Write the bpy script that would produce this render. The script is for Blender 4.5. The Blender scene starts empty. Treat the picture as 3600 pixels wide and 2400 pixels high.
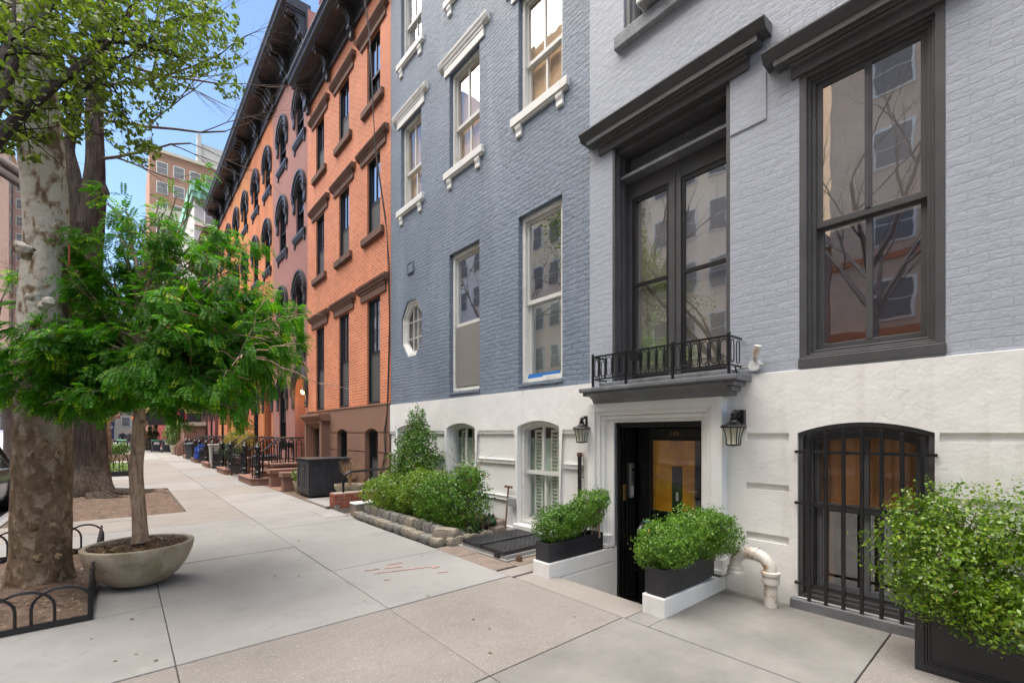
import bpy, bmesh, math, random
import numpy as np
from mathutils import Vector, noise
from mathutils.geometry import tessellate_polygon
R = math.radians
rnd = random.Random(7)
nrg = np.random.default_rng(11)
sc = bpy.context.scene
COL = sc.collection
XF = 4.47                       # plane of the house fronts
# ------------------------------------------------------------------ camera
FPX, AX, CH = 1590.0, math.atan(1368/1590.0), 1.5
SA, CA = math.sin(AX), math.cos(AX)
def at(px, py, D):              # a point seen at (px, py) of the 3600 px photo, D metres ahead
    u, v = px-1800.0, 1524.0-py
    r = u*D/FPX
    return Vector((D*SA+r*CA, D*CA-r*SA, CH+v*D/FPX))
cam = bpy.data.cameras.new('camera'); co = bpy.data.objects.new('camera', cam); COL.objects.link(co)
co.location = (0, 0, CH); co.rotation_euler = (R(90), 0, -AX)
cam.sensor_width = 36; cam.lens = FPX/3600*36; cam.shift_y = 324/3600
cam.clip_start = .05; cam.clip_end = 2000
sc.camera = co
# ------------------------------------------------------------------ mesh builder
class MB:
    def __init__(s): s.v = []; s.f = []; s.m = []; s.cur = 0
    def add(s, vs, fs):
        b = len(s.v); s.v += [tuple(p) for p in vs]
        for f in fs: s.f.append([b+i for i in f]); s.m.append(s.cur)
        return s
    def box(s, x0, x1, y0, y1, z0, z1):
        return s.add([(x0,y0,z0),(x1,y0,z0),(x1,y1,z0),(x0,y1,z0),(x0,y0,z1),(x1,y0,z1),(x1,y1,z1),(x0,y1,z1)],
                     [(0,3,2,1),(4,5,6,7),(0,1,5,4),(1,2,6,5),(2,3,7,6),(3,0,4,7)])
    def obox(s, c, ax, ay, az, hx, hy, hz):     # oriented box
        c = Vector(c); P = []
        for k in (-1,1):
            for i, j in ((-1,-1),(1,-1),(1,1),(-1,1)): P.append(c+Vector(ax)*hx*i+Vector(ay)*hy*j+Vector(az)*hz*k)
        return s.add(P, [(0,3,2,1),(4,5,6,7),(0,1,5,4),(1,2,6,5),(2,3,7,6),(3,0,4,7)])
    def prism(s, poly, x0, x1):                  # polygon in (y, z) pushed along x
        n = len(poly)
        return s.add([(x0,y,z) for y,z in poly]+[(x1,y,z) for y,z in poly],
                     [tuple(range(n))[::-1], tuple(range(n,2*n))]+[(i,(i+1)%n,n+(i+1)%n,n+i) for i in range(n)])
    def prof(s, poly, y0, y1):                   # polygon in (x, z) pushed along y
        n = len(poly)
        return s.add([(x,y0,z) for x,z in poly]+[(x,y1,z) for x,z in poly],
                     [tuple(range(n)), tuple(range(n,2*n))[::-1]]+[(i,n+i,n+(i+1)%n,(i+1)%n) for i in range(n)])
    def plan(s, poly, z0, z1):                   # polygon in (x, y) pushed up
        n = len(poly)
        return s.add([(x,y,z0) for x,y in poly]+[(x,y,z1) for x,y in poly],
                     [tuple(range(n))[::-1], tuple(range(n,2*n))]+[(i,(i+1)%n,n+(i+1)%n,n+i) for i in range(n)])
    def ring(s, po, pi, x0, x1):                 # frame between two polygons (y, z) of equal length
        n = len(po)
        V = [(x0,y,z) for y,z in po]+[(x0,y,z) for y,z in pi]+[(x1,y,z) for y,z in po]+[(x1,y,z) for y,z in pi]
        F = []
        for i in range(n):
            j = (i+1)%n
            F += [(i,j,n+j,n+i),(2*n+i,3*n+i,3*n+j,2*n+j),(i,2*n+i,2*n+j,j),(n+i,n+j,3*n+j,3*n+i)]
        return s.add(V, F)
    def face(s, poly, x): return s.add([(x,y,z) for y,z in poly], [tuple(range(len(poly)))])
    def tube(s, path, rad, n=8, cap=True):
        path = [Vector(p) for p in path]
        if not hasattr(rad, '__len__'): rad = [rad]*len(path)
        t0 = (path[1]-path[0]).normalized()
        up = Vector((0,0,1)) if abs(t0.z) < .9 else Vector((1,0,0))
        a = t0.cross(up).normalized(); V = []
        for i, p in enumerate(path):
            t = (path[min(i+1,len(path)-1)]-path[max(i-1,0)]).normalized()
            a = (a-t*a.dot(t)).normalized(); b = t.cross(a)
            for k in range(n):
                th = 2*math.pi*k/n; V.append(p+(a*math.cos(th)+b*math.sin(th))*rad[i])
        F = []
        for i in range(len(path)-1):
            for k in range(n):
                F.append((i*n+k, i*n+(k+1)%n, (i+1)*n+(k+1)%n, (i+1)*n+k))
        if cap: F += [tuple(range(n))[::-1], tuple(range((len(path)-1)*n, len(path)*n))]
        return s.add(V, F)
    def lathe(s, prof, c, n=20, sq=0):           # profile (r, z) round a vertical axis
        V = []; c = Vector(c)
        for r, z in prof:
            for k in range(n):
                th = 2*math.pi*(k+.5*sq)/n; V.append(c+Vector((r*math.cos(th), r*math.sin(th), z)))
        F = []
        for i in range(len(prof)-1):
            for k in range(n): F.append((i*n+k, i*n+(k+1)%n, (i+1)*n+(k+1)%n, (i+1)*n+k))
        if prof[0][0] > 1e-4: F.append(tuple(range(n))[::-1])
        if prof[-1][0] > 1e-4: F.append(tuple(range((len(prof)-1)*n, len(prof)*n)))
        return s.add(V, F)
    def ball(s, c, r, n=10, sx=1, sy=1, sz=1, wob=0, seed=0):
        V = []; c = Vector(c); m = n//2+1
        for i in range(m):
            ph = math.pi*i/(m-1)
            for k in range(n):
                th = 2*math.pi*k/n; d = Vector((math.sin(ph)*math.cos(th), math.sin(ph)*math.sin(th), math.cos(ph)))
                q = r*(1+wob*noise.noise(d*1.7+Vector((seed*3.1,seed,0))))
                V.append(c+Vector((d.x*q*sx, d.y*q*sy, d.z*q*sz)))
        return s.add(V, [(i*n+k, (i+1)*n+k, (i+1)*n+(k+1)%n, i*n+(k+1)%n) for i in range(m-1) for k in range(n)])
    def holes(s, rect, hs, x, depth=.12, back=False):   # wall face at x with openings (lists of (y, z)) and their reveals
        y0, y1, z0, z1 = rect
        loops = [[Vector((y0,z0,0)),Vector((y1,z0,0)),Vector((y1,z1,0)),Vector((y0,z1,0))]]
        for h in hs: loops.append([Vector((y,z,0)) for y,z in h])
        flat = [p for l in loops for p in l]
        s.add([(x,p.x,p.y) for p in flat], [tuple(t) for t in tessellate_polygon(loops)])
        for h in hs:
            n = len(h)
            s.add([(x,y,z) for y,z in h]+[(x+depth,y,z) for y,z in h], [(i,(i+1)%n,n+(i+1)%n,n+i) for i in range(n)])
        return s
    def build(s, name, mat, parent=None, bevel=0, smooth=False, recalc=True, loc=None):
        off = Vector((0,0,0)); p = parent
        while p is not None: off += p.location; p = p.parent
        if loc is not None: off += Vector(loc)
        me = bpy.data.meshes.new(name)
        me.from_pydata([(a-off.x,b-off.y,c-off.z) for a,b,c in s.v], [], s.f)
        for m in (mat if isinstance(mat, (list, tuple)) else [mat]): me.materials.append(m)
        if max(s.m, default=0): me.polygons.foreach_set('material_index', s.m)
        if recalc and len(s.f) < 60000:
            bm = bmesh.new(); bm.from_mesh(me); bmesh.ops.recalc_face_normals(bm, faces=bm.faces); bm.to_mesh(me); bm.free()
        if smooth:
            me.polygons.foreach_set('use_smooth', [True]*len(me.polygons)); me.set_sharp_from_angle(angle=R(38))
        o = bpy.data.objects.new(name, me); COL.objects.link(o); o.parent = parent
        if loc is not None: o.location = loc
        if bevel:
            b = o.modifiers.new('bevel', 'BEVEL'); b.width = bevel; b.segments = 2; b.limit_method = 'ANGLE'; b.angle_limit = R(40)
        return o
def fastmesh(name, V, F, mat, parent=None, smooth=False):
    off = Vector((0,0,0)); p = parent
    while p is not None: off += p.location; p = p.parent
    V = np.asarray(V, np.float32).reshape(-1,3)-np.array(off, np.float32); F = np.asarray(F, np.int32)
    k = F.shape[1]; me = bpy.data.meshes.new(name)
    me.vertices.add(len(V)); me.vertices.foreach_set('co', V.ravel())
    me.loops.add(F.size); me.loops.foreach_set('vertex_index', F.ravel())
    me.polygons.add(len(F)); me.polygons.foreach_set('loop_start', np.arange(0, F.size, k, dtype=np.int32))
    me.update(calc_edges=True); me.validate()
    me.materials.append(mat)
    o = bpy.data.objects.new(name, me); COL.objects.link(o); o.parent = parent
    return o
def tag(o, label, cat, group=None, kind=None):
    if label: o['label'] = label
    if cat: o['category'] = cat
    if group: o['group'] = group
    if kind: o['kind'] = kind
    return o
def thing(name, loc, label, cat, group=None):
    o = bpy.data.objects.new(name, None); COL.objects.link(o); o.location = loc; o.empty_display_size = .2
    return tag(o, label, cat, group)
def copy_tree(o, parent=None):
    c = o.copy(); COL.objects.link(c); c.parent = parent
    for ch in list(o.children): copy_tree(ch, c)
    return c
def words(name, text, size, mat, parent, loc, rot, extrude=.002, ax='CENTER'):
    cu = bpy.data.curves.new(name, 'FONT'); cu.body = text; cu.size = size; cu.extrude = extrude; cu.align_x = ax; cu.align_y = 'CENTER'
    t = bpy.data.objects.new('tmp', cu); COL.objects.link(t)
    dg = bpy.context.evaluated_depsgraph_get(); me = bpy.data.meshes.new_from_object(t.evaluated_get(dg))
    bpy.data.objects.remove(t)
    me.materials.clear(); me.materials.append(mat)
    o = bpy.data.objects.new(name, me); COL.objects.link(o); o.parent = parent
    off = Vector((0,0,0)); p = parent
    while p is not None: off += p.location; p = p.parent
    o.location = Vector(loc)-off; o.rotation_euler = rot
    return o
# ------------------------------------------------------------------ materials
class NT:
    def __init__(s, name):
        s.m = bpy.data.materials.new(name); s.m.use_nodes = True; s.t = s.m.node_tree; s.t.nodes.clear()
        s.out = s.n('ShaderNodeOutputMaterial'); s.p = s.n('ShaderNodeBsdfPrincipled'); s.l(s.p.outputs[0], s.out.inputs[0])
        g = s.n('ShaderNodeNewGeometry'); s.pos = g.outputs['Position']; s.geo = g
    def n(s, k, **kw):
        x = s.t.nodes.new(k)
        for a, b in kw.items(): setattr(x, a, b)
        return x
    def l(s, a, b): s.t.links.new(a, b)
    def noise(s, scale, detail=4, vec=None, rough=.55, dist=0):
        x = s.n('ShaderNodeTexNoise'); x.inputs['Scale'].default_value = scale; x.inputs['Detail'].default_value = detail
        x.inputs['Roughness'].default_value = rough; x.inputs['Distortion'].default_value = dist
        s.l(vec or s.pos, x.inputs['Vector']); return x.outputs[0]
    def scaled(s, sx, sy, sz):
        x = s.n('ShaderNodeVectorMath', operation='MULTIPLY'); s.l(s.pos, x.inputs[0]); x.inputs[1].default_value = (sx,sy,sz); return x.outputs[0]
    def ramp(s, fac, stops):
        x = s.n('ShaderNodeValToRGB'); e = x.color_ramp.elements
        while len(e) < len(stops): e.new(.5)
        for i, (p, c) in enumerate(stops): e[i].position = p; e[i].color = (*c[:3], 1)
        s.l(fac, x.inputs[0]); return x.outputs[0]
    def mix(s, fac, a, b, mode='MIX'):
        x = s.n('ShaderNodeMix', data_type='RGBA', blend_type=mode)
        for v, i in ((fac,0),(a,6),(b,7)):
            if isinstance(v, (int,float)): x.inputs[i].default_value = v
            elif isinstance(v, tuple): x.inputs[i].default_value = (*v[:3],1)
            else: s.l(v, x.inputs[i])
        return x.outputs[2]
    def math(s, op, a, b=0.0, clamp=False):
        x = s.n('ShaderNodeMath', operation=op, use_clamp=clamp)
        for i, v in enumerate((a,b)):
            if isinstance(v, (int,float)): x.inputs[i].default_value = v
            else: s.l(v, x.inputs[i])
        return x.outputs[0]
    def bump(s, h, strength=.4, dist=.01, prev=None):
        x = s.n('ShaderNodeBump'); x.inputs['Strength'].default_value = strength; x.inputs['Distance'].default_value = dist
        s.l(h, x.inputs['Height'])
        if prev: s.l(prev, x.inputs['Normal'])
        return x.outputs[0]
    def done(s, col=None, rough=.6, nrm=None, metal=0, spec=.5):
        if col is not None:
            if isinstance(col, tuple): s.p.inputs['Base Color'].default_value = (*col[:3],1)
            else: s.l(col, s.p.inputs['Base Color'])
        if isinstance(rough, (int,float)): s.p.inputs['Roughness'].default_value = rough
        else: s.l(rough, s.p.inputs['Roughness'])
        s.p.inputs['Metallic'].default_value = metal; s.p.inputs['Specular IOR Level'].default_value = spec
        if nrm: s.l(nrm, s.p.inputs['Normal'])
        return s.m
def sh(c, k): return tuple(min(1, x*k) for x in c)
def plain(name, c, rough=.6, var=.12, vs=2.5, bump=.15, bs=60, bd=.004, metal=0, spec=.5, stain=None, stainc=None):
    t = NT(name)
    col = t.ramp(t.noise(vs, 6), [(.3, sh(c,1-var)), (.7, sh(c,1+var))])
    if stain:
        f = t.ramp(t.noise(stain, 8, rough=.65), [(.52,(0,0,0)),(.68,(1,1,1))])
        col = t.mix(f, col, stainc or sh(c,.6))
    return t.done(col, rough, t.bump(t.noise(bs, 4), bump, bd) if bump else None, metal, spec)
def wallvec(t, k=1.0):
    x = t.n('ShaderNodeSeparateXYZ'); t.l(t.pos, x.inputs[0])
    u = t.math('ADD', x.outputs[0], x.outputs[1]); y = t.n('ShaderNodeCombineXYZ'); t.l(u, y.inputs[0]); t.l(x.outputs[2], y.inputs[1])
    return y.outputs[0], x
def brick(name, c1, c2, mort, bw=.205, bh=.068, ms=.011, bump=.6, lump=.0, paint=False, var=.1, streak=None, bd=.008, rough=.75, rl=1.0):
    t = NT(name); vec, sep = wallvec(t)
    if lump:                                      # hand-laid, uneven courses
        nz = t.n('ShaderNodeTexNoise'); nz.inputs['Scale'].default_value = 1.6; nz.inputs['Detail'].default_value = 3; t.l(t.pos, nz.inputs['Vector'])
        a = t.n('ShaderNodeVectorMath', operation='MULTIPLY_ADD'); t.l(nz.outputs['Color'], a.inputs[0]); a.inputs[1].default_value = (.05*lump,.05*lump,0); t.l(vec, a.inputs[2]); vec = a.outputs[0]
    b = t.n('ShaderNodeTexBrick'); t.l(vec, b.inputs['Vector'])
    b.inputs['Scale'].default_value = 1; b.inputs['Brick Width'].default_value = bw; b.inputs['Row Height'].default_value = bh
    b.inputs['Mortar Size'].default_value = ms; b.inputs['Mortar Smooth'].default_value = .35 if paint else .1; b.inputs['Bias'].default_value = -.1
    b.inputs['Color1'].default_value = (*c1,1); b.inputs['Color2'].default_value = (*c2,1); b.inputs['Mortar'].default_value = (*mort,1)
    col = b.outputs['Color']
    big = t.ramp(t.noise(.9, 6), [(.3,(1-var,)*3),(.7,(1+var*.6,)*3)])
    col = t.mix(1.0, col, big, 'MULTIPLY')
    if streak:                                    # weathering with a shape of its own: run marks and patches
        f = t.ramp(t.noise(1, 5, t.scaled(2.2,2.2,.28)), [(.55,(0,0,0)),(.72,(1,1,1))])
        col = t.mix(t.math('MULTIPLY', f, .7), col, streak)
    inv = t.math('SUBTRACT', 1.0, b.outputs['Fac'])
    n1 = t.bump(inv, bump, bd)
    if paint:
        n1 = t.bump(t.noise(11, 6, rough=.62), .9*rl, .032, n1)
        n1 = t.bump(t.noise(46, 3, t.scaled(.7,.7,1.7)), .7*rl, .013, n1)
    else: n1 = t.bump(t.noise(70, 3), .3, .004, n1)
    return t.done(col, rough, n1)
def stucco(name, c, stainc, rough=.7, drip=.5):
    t = NT(name)
    col = t.ramp(t.noise(1.3, 7), [(.3, sh(c,.9)), (.7, sh(c,1.05))])
    f = t.ramp(t.noise(1, 6, t.scaled(7,7,.5)), [(.56,(0,0,0)),(.75,(1,1,1))])
    col = t.mix(t.math('MULTIPLY', f, drip), col, stainc)
    g = t.ramp(t.noise(4.5, 9, rough=.7), [(.58,(0,0,0)),(.70,(1,1,1))])
    col = t.mix(t.math('MULTIPLY', g, .2), col, sh(stainc,.8))
    # hairline cracks
    v = t.n('ShaderNodeTexVoronoi', feature='DISTANCE_TO_EDGE'); v.inputs['Scale'].default_value = .8
    nz = t.n('ShaderNodeTexNoise'); nz.inputs['Scale'].default_value = 3; t.l(t.pos, nz.inputs['Vector'])
    a = t.n('ShaderNodeVectorMath', operation='MULTIPLY_ADD'); t.l(nz.outputs['Color'], a.inputs[0]); a.inputs[1].default_value = (.5,.5,.5); t.l(t.pos, a.inputs[2]); t.l(a.outputs[0], v.inputs['Vector'])
    cr = t.ramp(v.outputs['Distance'], [(.0,(1,1,1)),(.0022,(0,0,0))])
    cr = t.math('MULTIPLY', cr, t.ramp(t.noise(.7, 2), [(.5,(0,0,0)),(.6,(1,1,1))]))
    col = t.mix(t.math('MULTIPLY', cr, .28), col, sh(c,.35))
    n1 = t.bump(t.noise(6, 6, rough=.6), .35, .02); n1 = t.bump(t.noise(45, 3), .2, .005, n1)
    return t.done(col, rough, n1)
def concrete(name, c, speck=0, var=.15, sp=(.75,.7,.62)):
    t = NT(name)
    col = t.ramp(t.noise(1.1, 7, rough=.6), [(.28, sh(c,1-var)), (.72, sh(c,1+var))])
    f = t.ramp(t.noise(3.2, 9, rough=.68), [(.57,(0,0,0)),(.72,(1,1,1))])
    col = t.mix(t.math('MULTIPLY', f, .55), col, sh(c,.68))
    g = t.ramp(t.noise(.55, 5), [(.5,(0,0,0)),(.75,(1,1,1))]); col = t.mix(t.math('MULTIPLY', g, .3), col, sh((c[0],c[1]*.93,c[2]*.85),.8))
    if speck:
        v = t.n('ShaderNodeTexVoronoi'); v.inputs['Scale'].default_value = 120; t.l(t.pos, v.inputs['Vector'])
        w = t.n('ShaderNodeSeparateColor'); t.l(v.outputs['Color'], w.inputs[0])
        k = t.math('MULTIPLY', t.ramp(v.outputs['Distance'], [(.25,(1,1,1)),(.5,(0,0,0))]), t.ramp(w.outputs[0], [(.80,(0,0,0)),(.84,(1,1,1))]))
        col = t.mix(t.math('MULTIPLY', k, speck), col, sp)
        k2 = t.math('MULTIPLY', t.ramp(v.outputs['Distance'], [(.25,(1,1,1)),(.5,(0,0,0))]), t.ramp(w.outputs[1], [(.78,(0,0,0)),(.82,(1,1,1))]))
        col = t.mix(t.math('MULTIPLY', k2, speck*.8), col, sh(c,.45))
    h = t.ramp(t.noise(9, 8, t.scaled(1,1.6,1), .72), [(.56,(0,0,0)),(.70,(1,1,1))]); col = t.mix(t.math('MULTIPLY', h, .30), col, sh(c,.62))
    h = t.ramp(t.noise(2.1, 7, rough=.7), [(.60,(0,0,0)),(.68,(1,1,1))]); col = t.mix(t.math('MULTIPLY', h, .35), col, sh(c,1.3))
    # chewing-gum spots
    v2 = t.n('ShaderNodeTexVoronoi'); v2.inputs['Scale'].default_value = 3.4; t.l(t.pos, v2.inputs['Vector'])
    gum = t.ramp(v2.outputs['Distance'], [(.045,(1,1,1)),(.065,(0,0,0))]); col = t.mix(t.math('MULTIPLY', gum, .30), col, sh(c,.45))
    n1 = t.bump(t.noise(120, 3), .25, .004); n1 = t.bump(t.noise(14, 5, t.scaled(1,2.5,1)), .18, .008, n1)
    return t.done(col, .8, n1, spec=.35)
def leafm(name, c, c2, trans=.35, rough=.45, spec=.4, attr=None):
    t = NT(name); r = t.geo.outputs['Random Per Island']
    if attr: at_ = t.n('ShaderNodeAttribute', attribute_name=attr); r = t.math('ADD', t.math('MULTIPLY', r, .22), t.math('MULTIPLY', at_.outputs['Fac'], .78))
    col = t.ramp(r, [(0,sh(c,.55)),(.4,c),(.78,sh(c,1.4)),(1,c2)])
    col = t.mix(1.0, col, t.ramp(t.noise(3, 3), [(.3,(.72,.75,.7)),(.7,(1.2,1.18,1.05))]), 'MULTIPLY')
    t.done(col, rough, None, 0, spec)
    tr = t.n('ShaderNodeBsdfTranslucent'); t.l(t.mix(1.0, col, (1.3,1.4,.7), 'MULTIPLY'), tr.inputs[0])
    mx = t.n('ShaderNodeMixShader'); mx.inputs[0].default_value = trans; t.l(t.p.outputs[0], mx.inputs[1]); t.l(tr.outputs[0], mx.inputs[2]); t.l(mx.outputs[0], t.out.inputs[0])
    return t.m
def glass(name, ior=.1, tint=(1,1,1), wav=.06):
    t = NT(name); t.t.nodes.remove(t.p)
    dp = t.n('ShaderNodeVectorMath', operation='DOT_PRODUCT'); t.l(t.geo.outputs['Incoming'], dp.inputs[0]); t.l(t.geo.outputs['Normal'], dp.inputs[1])
    k = t.math('POWER', t.math('SUBTRACT', 1.0, t.math('ABSOLUTE', dp.outputs['Value']), True), 5.0)
    fr = t.math('ADD', t.math('MULTIPLY', k, 1-ior), ior)          # Schlick, the same from both sides
    nb = t.bump(t.noise(2.2, 2), wav, .02)
    gl = t.n('ShaderNodeBsdfGlossy'); gl.inputs['Roughness'].default_value = .015; gl.inputs['Color'].default_value = (.95,.97,1,1); t.l(nb, gl.inputs['Normal'])
    tp = t.n('ShaderNodeBsdfTransparent'); tp.inputs[0].default_value = (*tint,1)
    mx = t.n('ShaderNodeMixShader'); t.l(fr, mx.inputs[0]); t.l(tp.outputs[0], mx.inputs[1]); t.l(gl.outputs[0], mx.inputs[2]); t.l(mx.outputs[0], t.out.inputs[0])
    return t.m
def bark(name, c, c2, vs=14, stretch=.16, bump=.9, bd=.03):
    t = NT(name); v = t.scaled(1,1,stretch)
    n = t.noise(vs, 6, v, .6, .6)
    col = t.ramp(n, [(.32, c2), (.62, c)])
    col = t.mix(1.0, col, t.ramp(t.noise(1.5,4), [(.3,(.75,.75,.75)),(.7,(1.2,1.15,1.1))]), 'MULTIPLY')
    return t.done(col, .9, t.bump(t.noise(60,3), .3, .004, t.bump(n, bump, bd)), spec=.2)
def planebark(name):
    t = NT(name); sep = t.n('ShaderNodeSeparateXYZ'); t.l(t.pos, sep.inputs[0])
    n = t.noise(8.5, 5, t.scaled(1,1,.6), .55, .6)
    pale = t.ramp(n, [(.40,(.20,.14,.09)),(.42,(.34,.26,.18)),(.47,(.42,.36,.27)),(.485,(.56,.52,.44)),(.75,(.64,.61,.54))])
    n2 = t.noise(13, 8, t.scaled(1,1,.55), .68)
    nz = t.n('ShaderNodeTexNoise'); nz.inputs['Scale'].default_value = 9; t.l(t.pos, nz.inputs['Vector'])
    dv = t.n('ShaderNodeVectorMath', operation='MULTIPLY_ADD'); t.l(nz.outputs['Color'], dv.inputs[0]); dv.inputs[1].default_value = (.12,.12,.12); t.l(t.scaled(1,1,.6), dv.inputs[2])
    vo = t.n('ShaderNodeTexVoronoi'); vo.inputs['Scale'].default_value = 20; t.l(dv.outputs[0], vo.inputs['Vector'])
    vs_ = t.n('ShaderNodeSeparateColor'); t.l(vo.outputs['Color'], vs_.inputs[0])
    plate = t.ramp(vs_.outputs[0], [(0,(.11,.07,.042)),(.3,(.23,.15,.09)),(.55,(.16,.105,.065)),(.7,(.34,.245,.155)),(.85,(.25,.18,.115)),(1,(.52,.43,.32))])
    dark = t.ramp(n2, [(.36,(.05,.036,.026)),(.46,(.15,.105,.07)),(.53,(.25,.18,.12)),(.56,(.20,.14,.095)),(.62,(.42,.33,.25)),(.7,(.50,.44,.36))])
    dark = t.mix(.6, dark, plate)
    moss = t.ramp(t.noise(4, 6), [(.55,(0,0,0)),(.7,(1,1,1))]); dark = t.mix(t.math('MULTIPLY', moss, .4), dark, (.11,.105,.045))
    z = t.math('ADD', sep.outputs[2], t.math('MULTIPLY', t.noise(2.2, 4), 2.4))
    f = t.ramp(t.math('MULTIPLY', z, .2), [(.52,(0,0,0)),(.70,(1,1,1))])
    return t.done(t.mix(f, dark, pale), .85, t.bump(vo.outputs['Distance'], .5, .02, t.bump(n2, .8, .035, t.bump(n, .25, .02))), spec=.25)
GREY = (.380,.412,.468); DGREY = (.075,.074,.078)
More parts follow.
